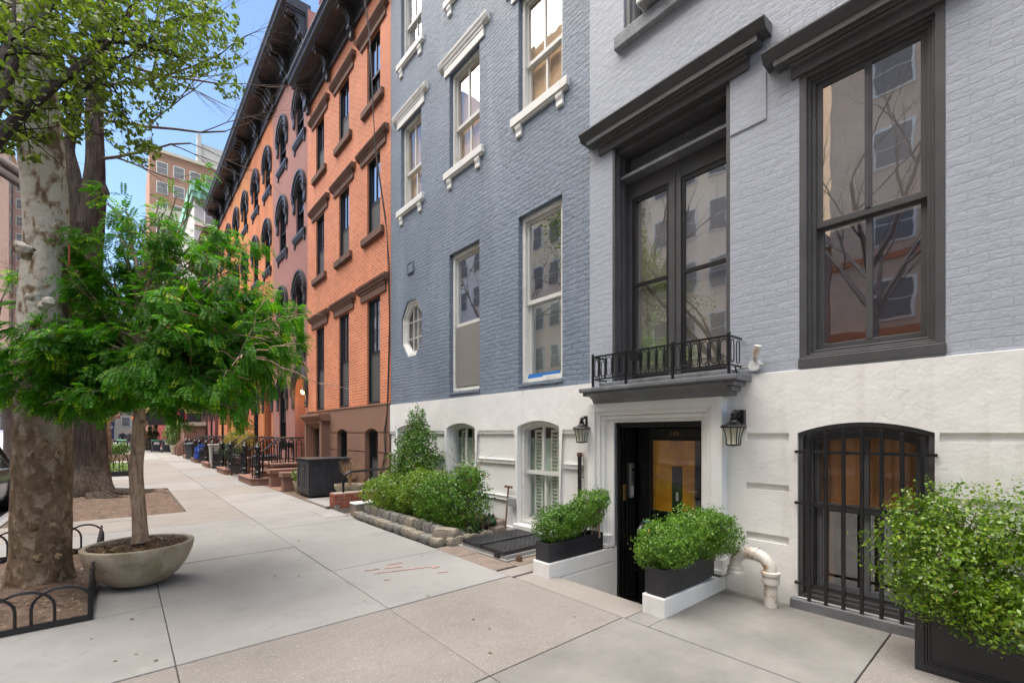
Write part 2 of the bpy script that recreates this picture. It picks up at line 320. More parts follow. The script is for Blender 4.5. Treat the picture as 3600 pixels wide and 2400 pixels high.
M = dict(
 grey_brick=brick('painted grey brick', GREY, sh(GREY,1.03), sh(GREY,.93), .205, .066, .008, .22, 1.6, True, .09, (.34,.365,.41), bd=.007, rough=.55, rl=.26),
 blue_brick=brick('painted blue brick', (.174,.218,.280), (.185,.23,.293), (.147,.185,.242), .205, .066, .011, .8, 1.8, True, .16, (.235,.28,.345), .014, .55, rl=.7),
 red_brick=brick('orange red brick', (.69,.205,.085), (.55,.14,.055), (.68,.45,.31), .2, .0685, .008, .5, var=.16, streak=(.58,.22,.11)),
 mauve_brick=brick('mauve painted brick', (.37,.175,.15), (.39,.185,.16), (.33,.15,.13), .2, .068, .01, .5, .3, True, .08),
 orange_brick=brick('orange painted brick', (.63,.215,.08), (.60,.20,.07), (.55,.20,.085), .2, .068, .01, .5, .2, True, .24, (.64,.27,.10)),
 amber_brick=brick('amber painted brick', (.62,.24,.07), (.58,.21,.06), (.52,.20,.08), .2, .068, .01, .5, .2, True, .14, (.68,.34,.12)),
 rust_brick=brick('rust painted brick', (.50,.13,.05), (.46,.11,.045), (.50,.22,.14), .2, .068, .01, .5, .2, False, .12),
 rose_brick=brick('rose painted brick', (.33,.10,.09), (.31,.095,.085), (.28,.085,.08), .2, .068, .01, .5, .2, True, .1),
 crimson_brick=brick('crimson painted brick', (.30,.035,.035), (.27,.03,.032), (.24,.03,.03), .2, .068, .01, .5, .2, True, .1),
 far_brick=brick('far brown brick', (.38,.185,.11), (.33,.15,.09), (.36,.25,.18), .4, .14, .02, .3, var=.12),
 far_pink=brick('far pinkish brick', (.44,.27,.20), (.40,.24,.18), (.42,.33,.27), .4, .14, .02, .3, var=.1),
 far_red=brick('far red brick', (.62,.45,.31), (.56,.38,.25), (.56,.46,.37), .4, .14, .02, .3, var=.1),
 white_stucco=stucco('white painted stucco', (.80,.79,.765), (.58,.53,.46), drip=.5),
 white_base=stucco('white painted base', (.80,.795,.78), (.50,.47,.42), drip=.22),
 brownstone=stucco('brownstone', (.245,.135,.092), (.155,.085,.06), .85, .35),
 brownstep=plain('brownstone steps', (.24,.13,.095), .85, .12, 4, .3, 90, stain=5, stainc=(.16,.10,.08)),
 lintelbrown=plain('brown sandstone trim', (.15,.078,.052), .8, .12, 5, .25, 80, stain=3, stainc=(.10,.055,.04)),
 white_paint=plain('white trim paint', (.74,.73,.70), .45, .04, 3, .06, 60, stain=3.5, stainc=(.56,.54,.49)),
 white_sash=plain('white sash paint', (.66,.655,.62), .4, .03, 3, .04, 60),
 dark_trim=plain('dark grey trim paint', DGREY, .42, .15, 4, .10, 50, stain=2.2, stainc=(.085,.085,.09)),
 mid_trim=plain('mid grey trim paint', (.145,.15,.165), .5, .1, 4, .12, 50, stain=4, stainc=(.22,.225,.24)),
 grey_sill=plain('weathered grey sill', (.26,.275,.30), .7, .15, 6, .5, 40, .01, stain=7, stainc=(.16,.17,.18)),
 black_trim=plain('black trim paint', (.018,.018,.02), .38, .2, 5, .12, 40),
 black_iron=plain('black iron', (.013,.013,.015), .30, .25, 8, .2, 60),
 black_wood=plain('black stained wood', (.022,.022,.026), .55, .3, 6, .3, 30, stain=4, stainc=(.045,.045,.05)),
 cornice=plain('charcoal cornice paint', (.042,.043,.047), .38, .2, 3, .15, 30, stain=2, stainc=(.085,.085,.09)),
 door=plain('black gloss door', (.010,.010,.011), .22, .2, 5, .08, 25),
 brass=plain('brass', (.62,.40,.10), .25, .1, 8, .05, 60, metal=1),
 oldbrass=plain('dull brass', (.32,.22,.085), .45, .1, 8, .05, 60, metal=.7),
 steel=plain('brushed steel', (.50,.49,.46), .38, .08, 6, .05, 80, metal=.8),
 verdigris=plain('verdigris copper', (.06,.14,.11), .6, .2, 12, .2, 60, stain=14, stainc=(.03,.04,.035)),
 white_plastic=plain('white plastic', (.72,.73,.72), .4, .04, 3, 0),
 paper=plain('white paper label', (.75,.75,.75), .7, .03, 3, 0),
 greymetal=plain('grey enamel metal', (.30,.31,.31), .45, .1, 4, .05, 60),
 rust=plain('rusty iron', (.16,.085,.055), .85, .25, 10, .4, 60, stain=9, stainc=(.09,.06,.045)),
 pipe=plain('cream painted pipe', (.66,.63,.57), .4, .05, 5, .15, 50, stain=7, stainc=(.40,.24,.13)),
 planter=plain('charcoal fibre planter', (.024,.024,.028), .45, .2, 3, .1, 60, stain=2.5, stainc=(.042,.042,.046)),
 glass=glass('window glass', .13), glass_hi=glass('tall window glass', .55, wav=.05), glass_mid=glass('upper window glass', .20, wav=.06), glass_lo=glass('dim window glass', .08),
 lampglass=plain('frosted lamp glass', (.55,.54,.44), .35, .05, 8, 0),
 room=plain('dim room', (.05,.045,.04), .9, .2, 1, 0), blind=plain('cream blind', (.60,.56,.49), .85, .06, 2, 0),  # room: dark sheet colour that stands for an unlit interior
 tanblind=plain('tan blind', (.74,.50,.27), .8, .08, 2, 0), greyblind=plain('grey blind', (.085,.085,.085), .6, .1, 2, 0),
 greyscreen=plain('grey insect screen', (.20,.19,.175), .7, .06, 3, 0), curtain=plain('pale green curtain', (.50,.62,.52), .9, .1, 3, 0), shutter=plain('pale shutter', (.74,.77,.68), .6, .05, 3, 0),
 wood=plain('orange varnished wood', (.85,.33,.02), .35, .45, 5, .1, 30), darkwood=plain('brown varnished wood', (.62,.29,.10), .4, .35, 2.5, .1, 30),
 lightwood=plain('light pine wood', (.42,.22,.09), .5, .2, 3, .1, 30),
 asphalt=plain('asphalt', (.05,.05,.052), .85, .2, 1.2, .5, 130, .01), kerb=concrete('kerb granite', (.30,.30,.30), .5),
 slab=concrete('grey cement slab', (.275,.271,.262)), slab2=concrete('pale cement slab', (.305,.297,.283)), slab3=concrete('pinkish cement slab', (.268,.246,.224), .15),
 agg=concrete('brown aggregate slab', (.222,.206,.190), .34), agg2=concrete('tan aggregate slab', (.235,.217,.198), .36), smooth=concrete('smooth grey cement', (.225,.217,.203), var=.32),
 slate=plain('brown flagstone', (.21,.165,.135), .8, .15, 5, .3, 50, stain=4, stainc=(.15,.12,.10)),
 joint=plain('dirt filled joint', (.09,.075,.06), .95, .3, 8, .4, 80),
 dirt=plain('bare trodden soil', (.155,.105,.075), .95, .3, 5, 1, 55, .03, stain=12, stainc=(.26,.20,.15)),
 soil=plain('dark garden soil', (.06,.042,.03), .95, .35, 9, 1, 70, .03, stain=16, stainc=(.15,.10,.06)),
 mulch=plain('bark mulch', (.11,.06,.037), .95, .5, 40, 1, 90, .03, stain=30, stainc=(.24,.15,.08)),
 cobble=plain('granite cobble', (.22,.205,.185), .85, .2, 9, .9, 38, .02, stain=12, stainc=(.13,.12,.105)),
 cobble2=plain('weathered granite cobble', (.28,.245,.19), .85, .2, 9, .9, 38, .02, stain=12, stainc=(.15,.13,.10)),
 bowl=plain('mossy cast concrete', (.44,.375,.28), .85, .15, 3.5, .4, 60, .006, stain=3, stainc=(.24,.21,.12)),
 sycamore=planebark('plane tree bark'), darkbark=bark('dark furrowed bark', (.115,.092,.075), (.035,.028,.024), 20, .12, 1, .05),
 tanbark=bark('tan bark', (.50,.37,.265), (.20,.14,.10), 34, .2, .9, .012), limb=bark('black wet bark', (.035,.026,.022), (.015,.012,.010), 22, .3, .6, .01),
 twig=plain('bare grey twigs', (.17,.135,.115), .9, .2, 5, 0), twig2=plain('dry straw twigs', (.34,.22,.12), .9, .2, 5, 0), gold=plain('pale bare branches', (.42,.30,.20), .9, .2, 3, 0),  # far branches: the golden sunlight is put into their bark colour
 locust=leafm('locust leaves', (.078,.250,.016), (.58,.68,.02), .52, attr='tint'), pear=leafm('pear leaves', (.105,.160,.022), (.20,.26,.04), .48),
 box=leafm('boxwood leaves', (.075,.185,.016), (.19,.29,.04), .32, .38, .5), box2=leafm('bright boxwood leaves', (.115,.245,.026), (.26,.37,.06), .32, .4, .5),
 box3=leafm('glossy privet leaves', (.135,.245,.020), (.33,.38,.045), .32, .3, .6), yew=leafm('dark conical shrub leaves', (.064,.155,.018), (.15,.23,.04), .32, .4, .5),
 gold_leaf=leafm('golden conifer leaves', (.36,.29,.075), (.48,.40,.14), .3), blue_leaf=leafm('blue green conifer leaves', (.06,.115,.085), (.10,.16,.12), .25),
 vari=leafm('variegated leaves', (.13,.21,.05), (.50,.55,.42), .3), arbor=leafm('arborvitae leaves', (.05,.10,.022), (.09,.14,.04), .3), ivy=leafm('ivy leaves', (.03,.085,.025), (.07,.14,.05), .25, .3),
 flower=leafm('cream flowers', (.46,.42,.22), (.16,.22,.07), .3), straw=leafm('dead straw leaves', (.45,.33,.15), (.55,.45,.22), .3), litter=leafm('fallen leaf litter', (.22,.14,.08), (.42,.34,.26), .1),
 tan_stone=plain('tan limestone', (.52,.46,.36), .8, .08, .8, .1, 20), cream=plain('cream stone', (.60,.54,.43), .8, .08, .6, .1, 20), pale=plain('pale grey render', (.70,.68,.64), .8, .06, .5, 0), greystone=plain('grey white limestone', (.44,.42,.385), .8, .08, .6, .1, 15), beige=plain('beige stone front', (.84,.68,.48), .8, .08, .6, 0),
 green_copper=plain('green copper cornice', (.23,.44,.33), .7, .1, 2, 0), awning=plain('black canvas awning', (.022,.022,.026), .8, .2, 2, .1, 40), redpaint=plain('red paint', (.33,.05,.035), .6, .1, 3, 0),
 carpaint=plain('dark grey car paint', (.035,.037,.042), .18, .1, 2, 0, spec=.8), silver=plain('silver car paint', (.52,.54,.56), .22, .04, 2, 0, metal=.3), tyre=plain('tyre rubber', (.02,.02,.02), .8, .1, 5, 0), carglass=glass('car glass', .15, (.25,.28,.28), 0),
 bin=plain('charcoal bin plastic', (.035,.042,.055), .5, .12, 4, 0), greenlid=plain('green bin lid', (.03,.15,.07), .5, .1, 4, 0), greybin=plain('pale grey bin plastic', (.42,.42,.38), .55, .08, 4, 0), bluebin=plain('blue plastic', (.01,.05,.30), .5, .1, 4, 0),
 sign=plain('dark blue sign', (.015,.03,.09), .4, .1, 3, 0), orange=plain('orange sign', (.75,.22,.03), .6, .1, 3, 0), cloth=plain('dark navy cloth', (.02,.025,.05), .9, .2, 6, 0), cloth2=plain('grey black cloth', (.05,.05,.055), .9, .2, 6, 0), redbag=plain('red cloth', (.40,.03,.02), .8, .1, 4, 0), denim=plain('grey denim', (.14,.15,.18), .9, .1, 5, 0), skin=plain('skin', (.45,.27,.19), .6, .05, 4, 0), hair=plain('dark hair', (.03,.02,.015), .7, .1, 9, 0),
 tape=plain('blue tape', (.02,.16,.50), .6, .1, 6, 0), redspray=plain('faded red spray', (.37,.235,.205), .9, .2, 9, 0), cable=plain('black cable', (.02,.018,.018), .6, .1, 5, 0), redbrick=plain('red brick unit', (.30,.085,.05), .85, .2, 9, .5, 60, stain=9, stainc=(.20,.10,.075)), mortar=plain('old mortar', (.33,.29,.24), .9, .15, 9, .6, 50, stain=9, stainc=(.20,.17,.13)),
 roofm=plain('tar roof', (.06,.06,.06), .9, .1, 1, 0), backwall=plain('rear render', (.25,.23,.21), .9, .1, 1, 0),
)
def glow(name, c, s):
    t = NT(name); t.p.inputs['Base Color'].default_value = (*c,1); t.p.inputs['Emission Color'].default_value = (*c,1); t.p.inputs['Emission Strength'].default_value = s
    return t.m
M['lit'] = glow('lit lamp', (1,.50,.12), 9)
def shutterm():
    t = NT('louvred shutter'); sep = t.n('ShaderNodeSeparateXYZ'); t.l(t.pos, sep.inputs[0])
    return t.done((.50,.52,.46), .6)
# ------------------------------------------------------------------ small helpers
def arch_poly(ya, yb, za, zs, rise, n=12, inset=0):
    """opening outline (y, z): rectangle with a segmental or round head; inset keeps the same curve centre"""
    w = (yb-ya)/2; c = (ya+yb)/2
    if rise <= 0:
        t = inset; return [(ya+t,za+t),(yb-t,za+t),(yb-t,zs-t),(ya+t,zs-t)]
    Rr = (w*w+rise*rise)/(2*rise); cz = zs+rise-Rr
    w -= inset; Rr -= inset
    a0 = math.asin(min(1, w/Rr)); P = [(c-w, za+inset), (c+w, za+inset)]
    for i in range(n+1):
        a = a0-2*a0*i/n; P.append((c+Rr*math.sin(a), cz+Rr*math.cos(a)))
    return P
def seg_top(ya, yb, zs, rise, y):
    w = (yb-ya)/2; c = (ya+yb)/2; Rr = (w*w+rise*rise)/(2*rise); return zs+rise-Rr+math.sqrt(max(0, Rr*Rr-(y-c)**2))
def window(house, X, ya, yb, za, zt, rise=0, deep=.12, rail=None, mull=True, fm='white_paint', sm='white_sash', cas=.055, st=.045,
           gm='glass', back='blind', backd=.10, lower=None, screen=False, lmull=True, parts=True):
    """sash window: part 'window' is the casing, sub-parts are the sashes, panes and blinds"""
    f = X+deep-.05
    rail = rail if rail is not None else (za+zt)/2
    w = MB(); w.ring(arch_poly(ya,yb,za,zt,rise), arch_poly(ya,yb,za,zt,rise,inset=cas), f, f+.13)
    w.ring(arch_poly(ya,yb,za,zt,rise,inset=cas*.45), arch_poly(ya,yb,za,zt,rise,inset=cas+.012), f-.015, f-.001)
    win = w.build('window', M[fm], house)
    c = cas+.004; A, B = ya+c, yb-c; mid = (ya+yb)/2
    # upper sash
    s = MB()
    if rise:
        P0 = arch_poly(ya,yb,rail-.02,zt,rise,inset=c); P1 = arch_poly(ya,yb,rail-.02,zt,rise,inset=c+st)
        P0 = [(y, max(z, rail-.02)) for y,z in P0]; P1[0] = (P1[0][0], rail+.035); P1[1] = (P1[1][0], rail+.035)
        P0[0] = (P0[0][0], rail-.02); P0[1] = (P0[1][0], rail-.02)
        top = seg_top(ya,yb,zt,rise,mid)-c-st
    else:
        P0 = [(A,rail-.02),(B,rail-.02),(B,zt-c),(A,zt-c)]; P1 = [(A+st,rail+.035),(B-st,rail+.035),(B-st,zt-c-st),(A+st,zt-c-st)]; top = zt-c-st
    s.ring(P0, P1, f+.03, f+.07)
    if mull: s.box(f+.032, f+.068, mid-.018, mid+.018, rail+.03, top+.01)
    s.build('sash', M[sm], win)
    g = MB(); g.face(P1, f+.05); g.build('pane', M[gm], win)
    # lower sash, set further in
    s = MB(); Q0 = [(A,za+c),(B,za+c),(B,rail+.02),(A,rail+.02)]; Q1 = [(A+st,za+c+st*1.5),(B-st,za+c+st*1.5),(B-st,rail-.03),(A+st,rail-.03)]
    s.ring(Q0, Q1, f+.073, f+.113)
    if mull and lmull: s.box(f+.075, f+.11, mid-.018, mid+.018, za+c+st, rail-.02)
    s.build('sash', M[sm], win)
    g = MB(); g.face(Q1, f+.093); g.build('pane', M[gm], win)
    if screen:
        g = MB(); g.ring([(A,za+c),(B,za+c),(B,rail-.03),(A,rail-.03)], [(A+.03,za+c+.03),(B-.03,za+c+.03),(B-.03,rail-.06),(A+.03,rail-.06)], f+.035, f+.055)
        g.box(f+.042, f+.046, A+.028, B-.028, za+c+.028, rail-.058); g.build('screen', M['greyblind' if screen is True else screen], win)
    if back:
        bz = zt-(.25 if rise else 0)+rise
        b = MB(); b.box(f+.13+backd, f+.14+backd, ya, yb, (rail if lower else za), bz); b.build('blind', M[back], win)
        if lower: b = MB(); b.box(f+.13+backd, f+.14+backd, ya, yb, za, rail); b.build('blind', M[lower], win)
    return win
def sill(win, X, ya, yb, zt, h=.13, proj=.10, m='white_paint', brk=True, bw=.13, bh=.19):
    s = MB(); s.box(X-proj, X+.05, ya, yb, zt-h, zt); s.box(X-proj+.02, X+.05, ya+.02, yb-.02, zt-h-.03, zt-h)
    o = s.build('sill', M[m], win, bevel=.006)
    if brk:
        for y in (ya+.10, yb-.10-bw):
            b = MB(); P = [(X, zt-h-.03), (X-proj*.85, zt-h-.03), (X-proj*.8, zt-h-.03-bh*.25), (X-proj*.5, zt-h-.03-bh*.55), (X-proj*.55, zt-h-.03-bh*.9), (X-proj*.3, zt-h-.03-bh), (X, zt-h-.03-bh)]
            b.prof(P, y, y+bw); b.build('sill_bracket', M[m], win, bevel=.005)
    return o
def lintel(win, X, ya, yb, z0, z1, proj=.16, m='white_paint', fr=.45):
    """flat band with a projecting moulded cap"""
    h = z1-z0; zf = z0+h*fr
    P = [(X,z0),(X-proj*.30,z0),(X-proj*.30,zf),(X-proj*.42,zf),(X-proj*.45,zf+h*.10),(X-proj*.70,zf+h*.22),(X-proj*.72,zf+h*.28),(X-proj*.95,zf+h*.42),(X-proj,z1-h*.03),(X-proj,z1),(X,z1+.02)]
    s = MB(); s.prof(P, ya+.14, yb-.14)
    # returns of the cap at both ends
    Q = [(X,zf+h*.08),(X-proj*.70,zf+h*.22),(X-proj*.95,zf+h*.42),(X-proj,z1-h*.03),(X-proj,z1-.001),(X,z1+.018)]
    s.prof(Q, ya, ya+.14); s.prof(Q, yb-.14, yb)
    return s.build('lintel', M[m], win)
def shell(mb, y0, y1, z0, z1, X=XF, depth=11):     # side walls, rear wall and roof of a house
    mb.add([(X,y0,z0),(X+depth,y0,z0),(X+depth,y0,z1),(X,y0,z1),(X,y1,z0),(X+depth,y1,z0),(X+depth,y1,z1),(X,y1,z1)],
           [(0,1,2,3),(4,7,6,5),(1,5,6,2),(3,2,6,7)])
def console(mb, y0, y1, X, proj, zt, h):           # scrolled bracket
    P = [(X,zt),(X-proj,zt),(X-proj,zt-h*.12),(X-proj*.92,zt-h*.26),(X-proj*.66,zt-h*.36),(X-proj*.50,zt-h*.50),(X-proj*.52,zt-h*.64),(X-proj*.60,zt-h*.74),(X-proj*.55,zt-h*.86),(X-proj*.35,zt-h*.94),(X-proj*.15,zt-h),(X,zt-h)]
    mb.prof(P, y0, y1)
def leaves(pts, size, out=None, asp=.5, droop=0.0, jit=1.0):
    """a rhombic, slightly folded leaf at each point; out = outward direction it faces"""
    n = len(pts); a = nrg.normal(size=(n,3)); 
    if out is not None: nn = out+nrg.normal(size=(n,3))*.55*jit
    else: nn = nrg.normal(size=(n,3))
    nn /= np.linalg.norm(nn,axis=1)[:,None]+1e-9
    a[:,2] -= droop; a -= nn*(a*nn).sum(1)[:,None]; a /= np.linalg.norm(a,axis=1)[:,None]+1e-9
    b = np.cross(nn, a); L = (size*nrg.uniform(.5,1.45,n))[:,None]
    fold = nn*L*.10
    V = np.stack([pts-a*L*.5, pts+b*L*asp*.5+fold, pts+a*L*.5, pts-b*L*asp*.5+fold],1).reshape(-1,3)
    return V, np.arange(4*n).reshape(-1,4)
def blob_points(blobs, n, shellk=.45, rough=.25):
    """points in lumpy ellipsoids; blobs = (x, y, z, rx, ry, rz)"""
    B = np.array(blobs); w = (B[:,3]*B[:,4]*B[:,5])**.67; idx = nrg.choice(len(B), n, p=w/w.sum())
    d = nrg.normal(size=(n,3)); d /= np.linalg.norm(d,axis=1)[:,None]
    # lumps: the radius varies with direction
    lump = np.zeros(n)
    for k in range(5):
        v = nrg.normal(size=3)*3.2; lump += np.sin(d@v+idx*1.7+k)/5*1.4
    r = (1-shellk*nrg.random(n)**1.6)*(1+rough*lump)*(1+.10*nrg.exponential(.5,n))
    P = B[idx,:3]+d*r[:,None]*B[idx,3:6]
    return P, d
def shrub(name, loc, blobs, n, size, mat, label, cat, group=None, zmin=None, stems=8, stemr=.006, twig='tanbark', asp=.55, rough=.25, shellk=.5, sprigs=0, droop=0):
    root = thing(name, loc, label, cat, group)
    P, d = blob_points(blobs, n, shellk, rough)
    if sprigs:                                     # shoots that stand out of the outline
        B = np.array(blobs)
        for _ in range(sprigs):
            b = B[nrg.integers(len(B))]; dd = nrg.normal(size=3); dd[2] = abs(dd[2])+.2; dd /= np.linalg.norm(dd)
            t = np.linspace(.85, 1.12+.30*nrg.random(), 14)[:,None]
            q = b[:3]+dd*b[3:6]*t+nrg.normal(size=(14,3))*size*.5; P = np.vstack([P, q]); d = np.vstack([d, np.repeat(dd[None],14,0)])
    gap = np.array([noise.noise(Vector(p)*(.22/size)) for p in P]); k = gap < .24; P, d = P[k], d[k]      # hollows between the shoots
    if zmin is not None: k = P[:,2] > zmin; P, d = P[k], d[k]
    V, F = leaves(P, size, d, asp, droop)
    fastmesh('foliage', V, F, M[mat], root)
    s = MB()
    for i in range(stems):
        b = blobs[i%len(blobs)]; e = Vector((b[0]+rnd.uniform(-.6,.6)*b[3], b[1]+rnd.uniform(-.6,.6)*b[4], b[2]+rnd.uniform(.1,.6)*b[5]))
        st = Vector((loc[0]+(b[0]-loc[0])*.75+rnd.uniform(-.05,.05), loc[1]+(b[1]-loc[1])*.75+rnd.uniform(-.05,.05), loc[2]))
        m = (st+e)/2+Vector((rnd.uniform(-.05,.05),rnd.uniform(-.05,.05),.05)); s.tube([st,m,e], [stemr*1.3,stemr,stemr*.5], 5)
    s.build('stems', M[twig], root, smooth=True)
    return root
def trunk(mb, path, rad, n=22, amp=.05, freq=3.0, sub=6, seed=0, flare=None):
    path = [Vector(p) for p in path]; N = (len(path)-1)*sub+1; pts = []; rs = []
    for i in range(N):                             # Catmull-Rom
        t = i/sub; k = min(int(t), len(path)-2); u = t-k
        p0,p1,p2,p3 = path[max(k-1,0)],path[k],path[k+1],path[min(k+2,len(path)-1)]
        pts.append(.5*((2*p1)+(p2-p0)*u+(2*p0-5*p1+4*p2-p3)*u*u+(3*p1-p0-3*p2+p3)*u**3)); rs.append(rad[k]*(1-u)+rad[k+1]*u)
    a = Vector((1,0,0)); V = []
    for i, p in enumerate(pts):
        t = (pts[min(i+1,N-1)]-pts[max(i-1,0)]).normalized(); a = (a-t*a.dot(t)).normalized(); b = t.cross(a)
        for k in range(n):
            th = 2*math.pi*k/n; d = a*math.cos(th)+b*math.sin(th)
            q = 1+amp*noise.noise(Vector((d.x*1.6+seed,d.y*1.6,p.z*freq*.35)))*2+amp*.6*noise.noise(Vector((d.x*4,d.y*4+seed,p.z*freq)))
            if flare:
                zz = max(0, 1-(p.z-pts[0].z)/flare[0]); q += flare[1]*zz*zz*(1+.8*math.sin(th*flare[2]+seed))
            V.append(p+d*rs[i]*q)
    mb.add(V, [(i*n+k, i*n+(k+1)%n, (i+1)*n+(k+1)%n, (i+1)*n+k) for i in range(N-1) for k in range(n)]+[tuple(range((N-1)*n, N*n))])
    return pts
def twigs(mb, p, d, L, r, depth, spread=.6, seg=4, n=4, up=.15, tips=None, kids=3, shrink=.68):
    p = Vector(p); d = Vector(d).normalized(); path = [p.copy()]; rr = [r]
    for i in range(seg):
        d = (d+Vector((rnd.uniform(-1,1),rnd.uniform(-1,1),rnd.uniform(-1,1)))*.16+Vector((0,0,up*.15))).normalized()
        p = p+d*(L/seg); path.append(p.copy()); rr.append(r*(1-.55*(i+1)/seg))
    mb.tube(path, rr, n, cap=False)
    if depth <= 0:
        if tips is not None: tips.append((path[-1], d))
        return
    for k in range(kids):
        i = min(seg, 1+int((k+.5)/kids*seg+rnd.random())); q = path[i]
        nd = (d+Vector((rnd.uniform(-1,1),rnd.uniform(-1,1),rnd.uniform(-1,1)))*spread+Vector((0,0,up))).normalized()
        twigs(mb, q, nd, L*shrink*rnd.uniform(.75,1.15), rr[i]*.62, depth-1, spread, seg, n if depth > 1 else 3, up, tips, kids, shrink)
# ================================================================== SETTING
def flat(name, mat, x0, x1, y0, y1, z):
    b = MB(); b.add([(x0,y0,z),(x1,y0,z),(x1,y1,z),(x0,y1,z)], [(0,1,2,3)]); return tag(b.build(name, M[mat], recalc=False), None, None, kind='structure')
flat('ground', 'joint', -160, 160, -80, 400, -1.3)
flat('road', 'asphalt', -10.6, -1.69, -80, 400, -.14)
k = MB()
y = -60.0
while y < 110: k.box(-1.69, -1.52, y, y+2.38, -.3, -.004); y += 2.4
tag(k.build('kerb', M['kerb'], bevel=.015), None, None, kind='structure')
k = MB(); k.box(-10.8, -10.6, -80, 400, -.3, -.01); k.box(-15.0, -10.8, -80, 400, -.3, -.012); tag(k.build('opposite_pavement', M['slab']), None, None, kind='structure')
PITS = [(-1.34,-.20,4.99,7.93), (-1.50,.93,10.72,15.64), (-1.36,.28,21.2,26.0)]
def rsub(r, h):
    x0,x1,y0,y1 = r; a0,a1,b0,b1 = h
    if a0 >= x1 or a1 <= x0 or b0 >= y1 or b1 <= y0: return [r]
    o = []
    if b0 > y0: o.append((x0,x1,y0,b0))
    if b1 < y1: o.append((x0,x1,b1,y1))
    c0, c1 = max(y0,b0), min(y1,b1)
    if a0 > x0: o.append((x0,a0,c0,c1))
    if a1 < x1: o.append((a1,x1,c0,c1))
    return o
XS = [-1.52,.26,1.73,3.10]; YS = [-9,-6.5,-4.2,-2.0,.72,2.22,3.64,5.04,6.45,7.86,9.22,10.30,12.87,14.85,17.2,19.6,22,24.4,26.8,29.2,31.6,34,36.4,38.8,41.2,43.6,46,48.4,51,53.4,56,58.5,61,64,67,70,75,80,85,90,95,100,106]
sw = MB(); smats = ['slab','slab2','slab3','agg','agg2','smooth']
for i in range(3):
    for j in range(len(YS)-1):
        rs = [(XS[i],XS[i+1],YS[j],YS[j+1])]
        for p in PITS: rs = [q for r in rs for q in rsub(r, p)]
        yj = YS[j]
        if yj == 2.22: m = 4 if i == 2 else 3
        elif yj in (.72,): m = 5
        elif yj < .5: m = 4
        elif yj < 9: m = 0 if i else rnd.choice([0,1])
        elif yj < 12.8: m = [2,2,1][i]
        else: m = rnd.choice([0,1,2,2])
        sw.cur = m; dz = rnd.uniform(-.003,.003); g = .0035 if yj < 9 else .006
        for x0,x1,y0,y1 in rs: sw.box(x0+g*.7, x1-g*.7, y0+g*1.5, y1-g*1.5, -.09, dz)
tag(sw.build('sidewalk', [M[k] for k in smats], bevel=.007), None, None, kind='structure')
# bed below the slabs, open over the sunken doorway and the tree pits
k = MB(); k.box(-1.52, 3.10, -9, 106, -.2, -.022); tag(k.build('slab_bed', M['joint']), None, None, kind='structure')
# forecourt strip between the slabs and the house fronts
fc = MB(); fm = ['smooth','agg2','slate','slab2','dirt','brownstep','slab3']
def fbox(m, *a): fc.cur = fm.index(m); fc.box(*a)
fbox('smooth', 3.11, 4.46, .725, 1.98, -.1, -.002); fbox('smooth', 3.11, 3.37, 1.985, 2.19, -.1, -.003)
fbox('agg2', 3.11, 4.46, -9, .715, -.1, .001)
fbox('slate', 3.11, 3.40, 3.90, 4.62, -.1, -.004); fbox('slate', 3.11, 3.42, 4.63, 5.16, -.1, -.002); fbox('slate', 3.41, 4.46, 3.86, 4.05, -.1, -.003); fbox('slab3', 3.11, 4.46, 3.62, 3.85, -.1, -.004)
fbox('slab2', 3.41, 4.46, 4.06, 5.12, -.1, .012)
fbox('dirt', 3.34, 4.46, 5.17, 8.1, -.1, .03)
fbox('slab2', 2.75, 3.14, 8.25, 9.15, -.03, .009); fbox('slab3', 3.11, 4.46, 8.30, 9.10, -.1, -.30)
fbox('dirt', 3.11, 4.46, 9.46, 12.9, -.1, -.004); fbox('slab2', 3.15, 4.4, 9.5, 10.85, -.05, .018)
fbox('brownstep', 3.11, 4.46, 12.95, 14.6, -.1, .004); fbox('slab3', 3.11, 4.46, 14.6, 60, -.1, -.004)
tag(fc.build('forecourt_paving', [M[k] for k in fm], bevel=.005), None, None, kind='structure')
s = MB()
for x0,x1,y0,y1 in PITS:
    nx, ny = 14, 26; V = []
    for j in range(ny+1):
        for i in range(nx+1):
            x = x0+(x1-x0)*i/nx; y = y0+(y1-y0)*j/ny; e = min(x-x0,x1-x,y-y0,y1-y)
            V.append((x,y,-.03+min(.05,e*.25)*(1+noise.noise(Vector((x*2,y*2,0))))+.018*noise.noise(Vector((x*6,y*6,3)))))
    s.add(V, [(j*(nx+1)+i, j*(nx+1)+i+1, (j+1)*(nx+1)+i+1, (j+1)*(nx+1)+i) for j in range(ny) for i in range(nx)])
tag(s.build('tree_pit_soil', M['dirt'], smooth=True, recalc=False), None, None, kind='structure')
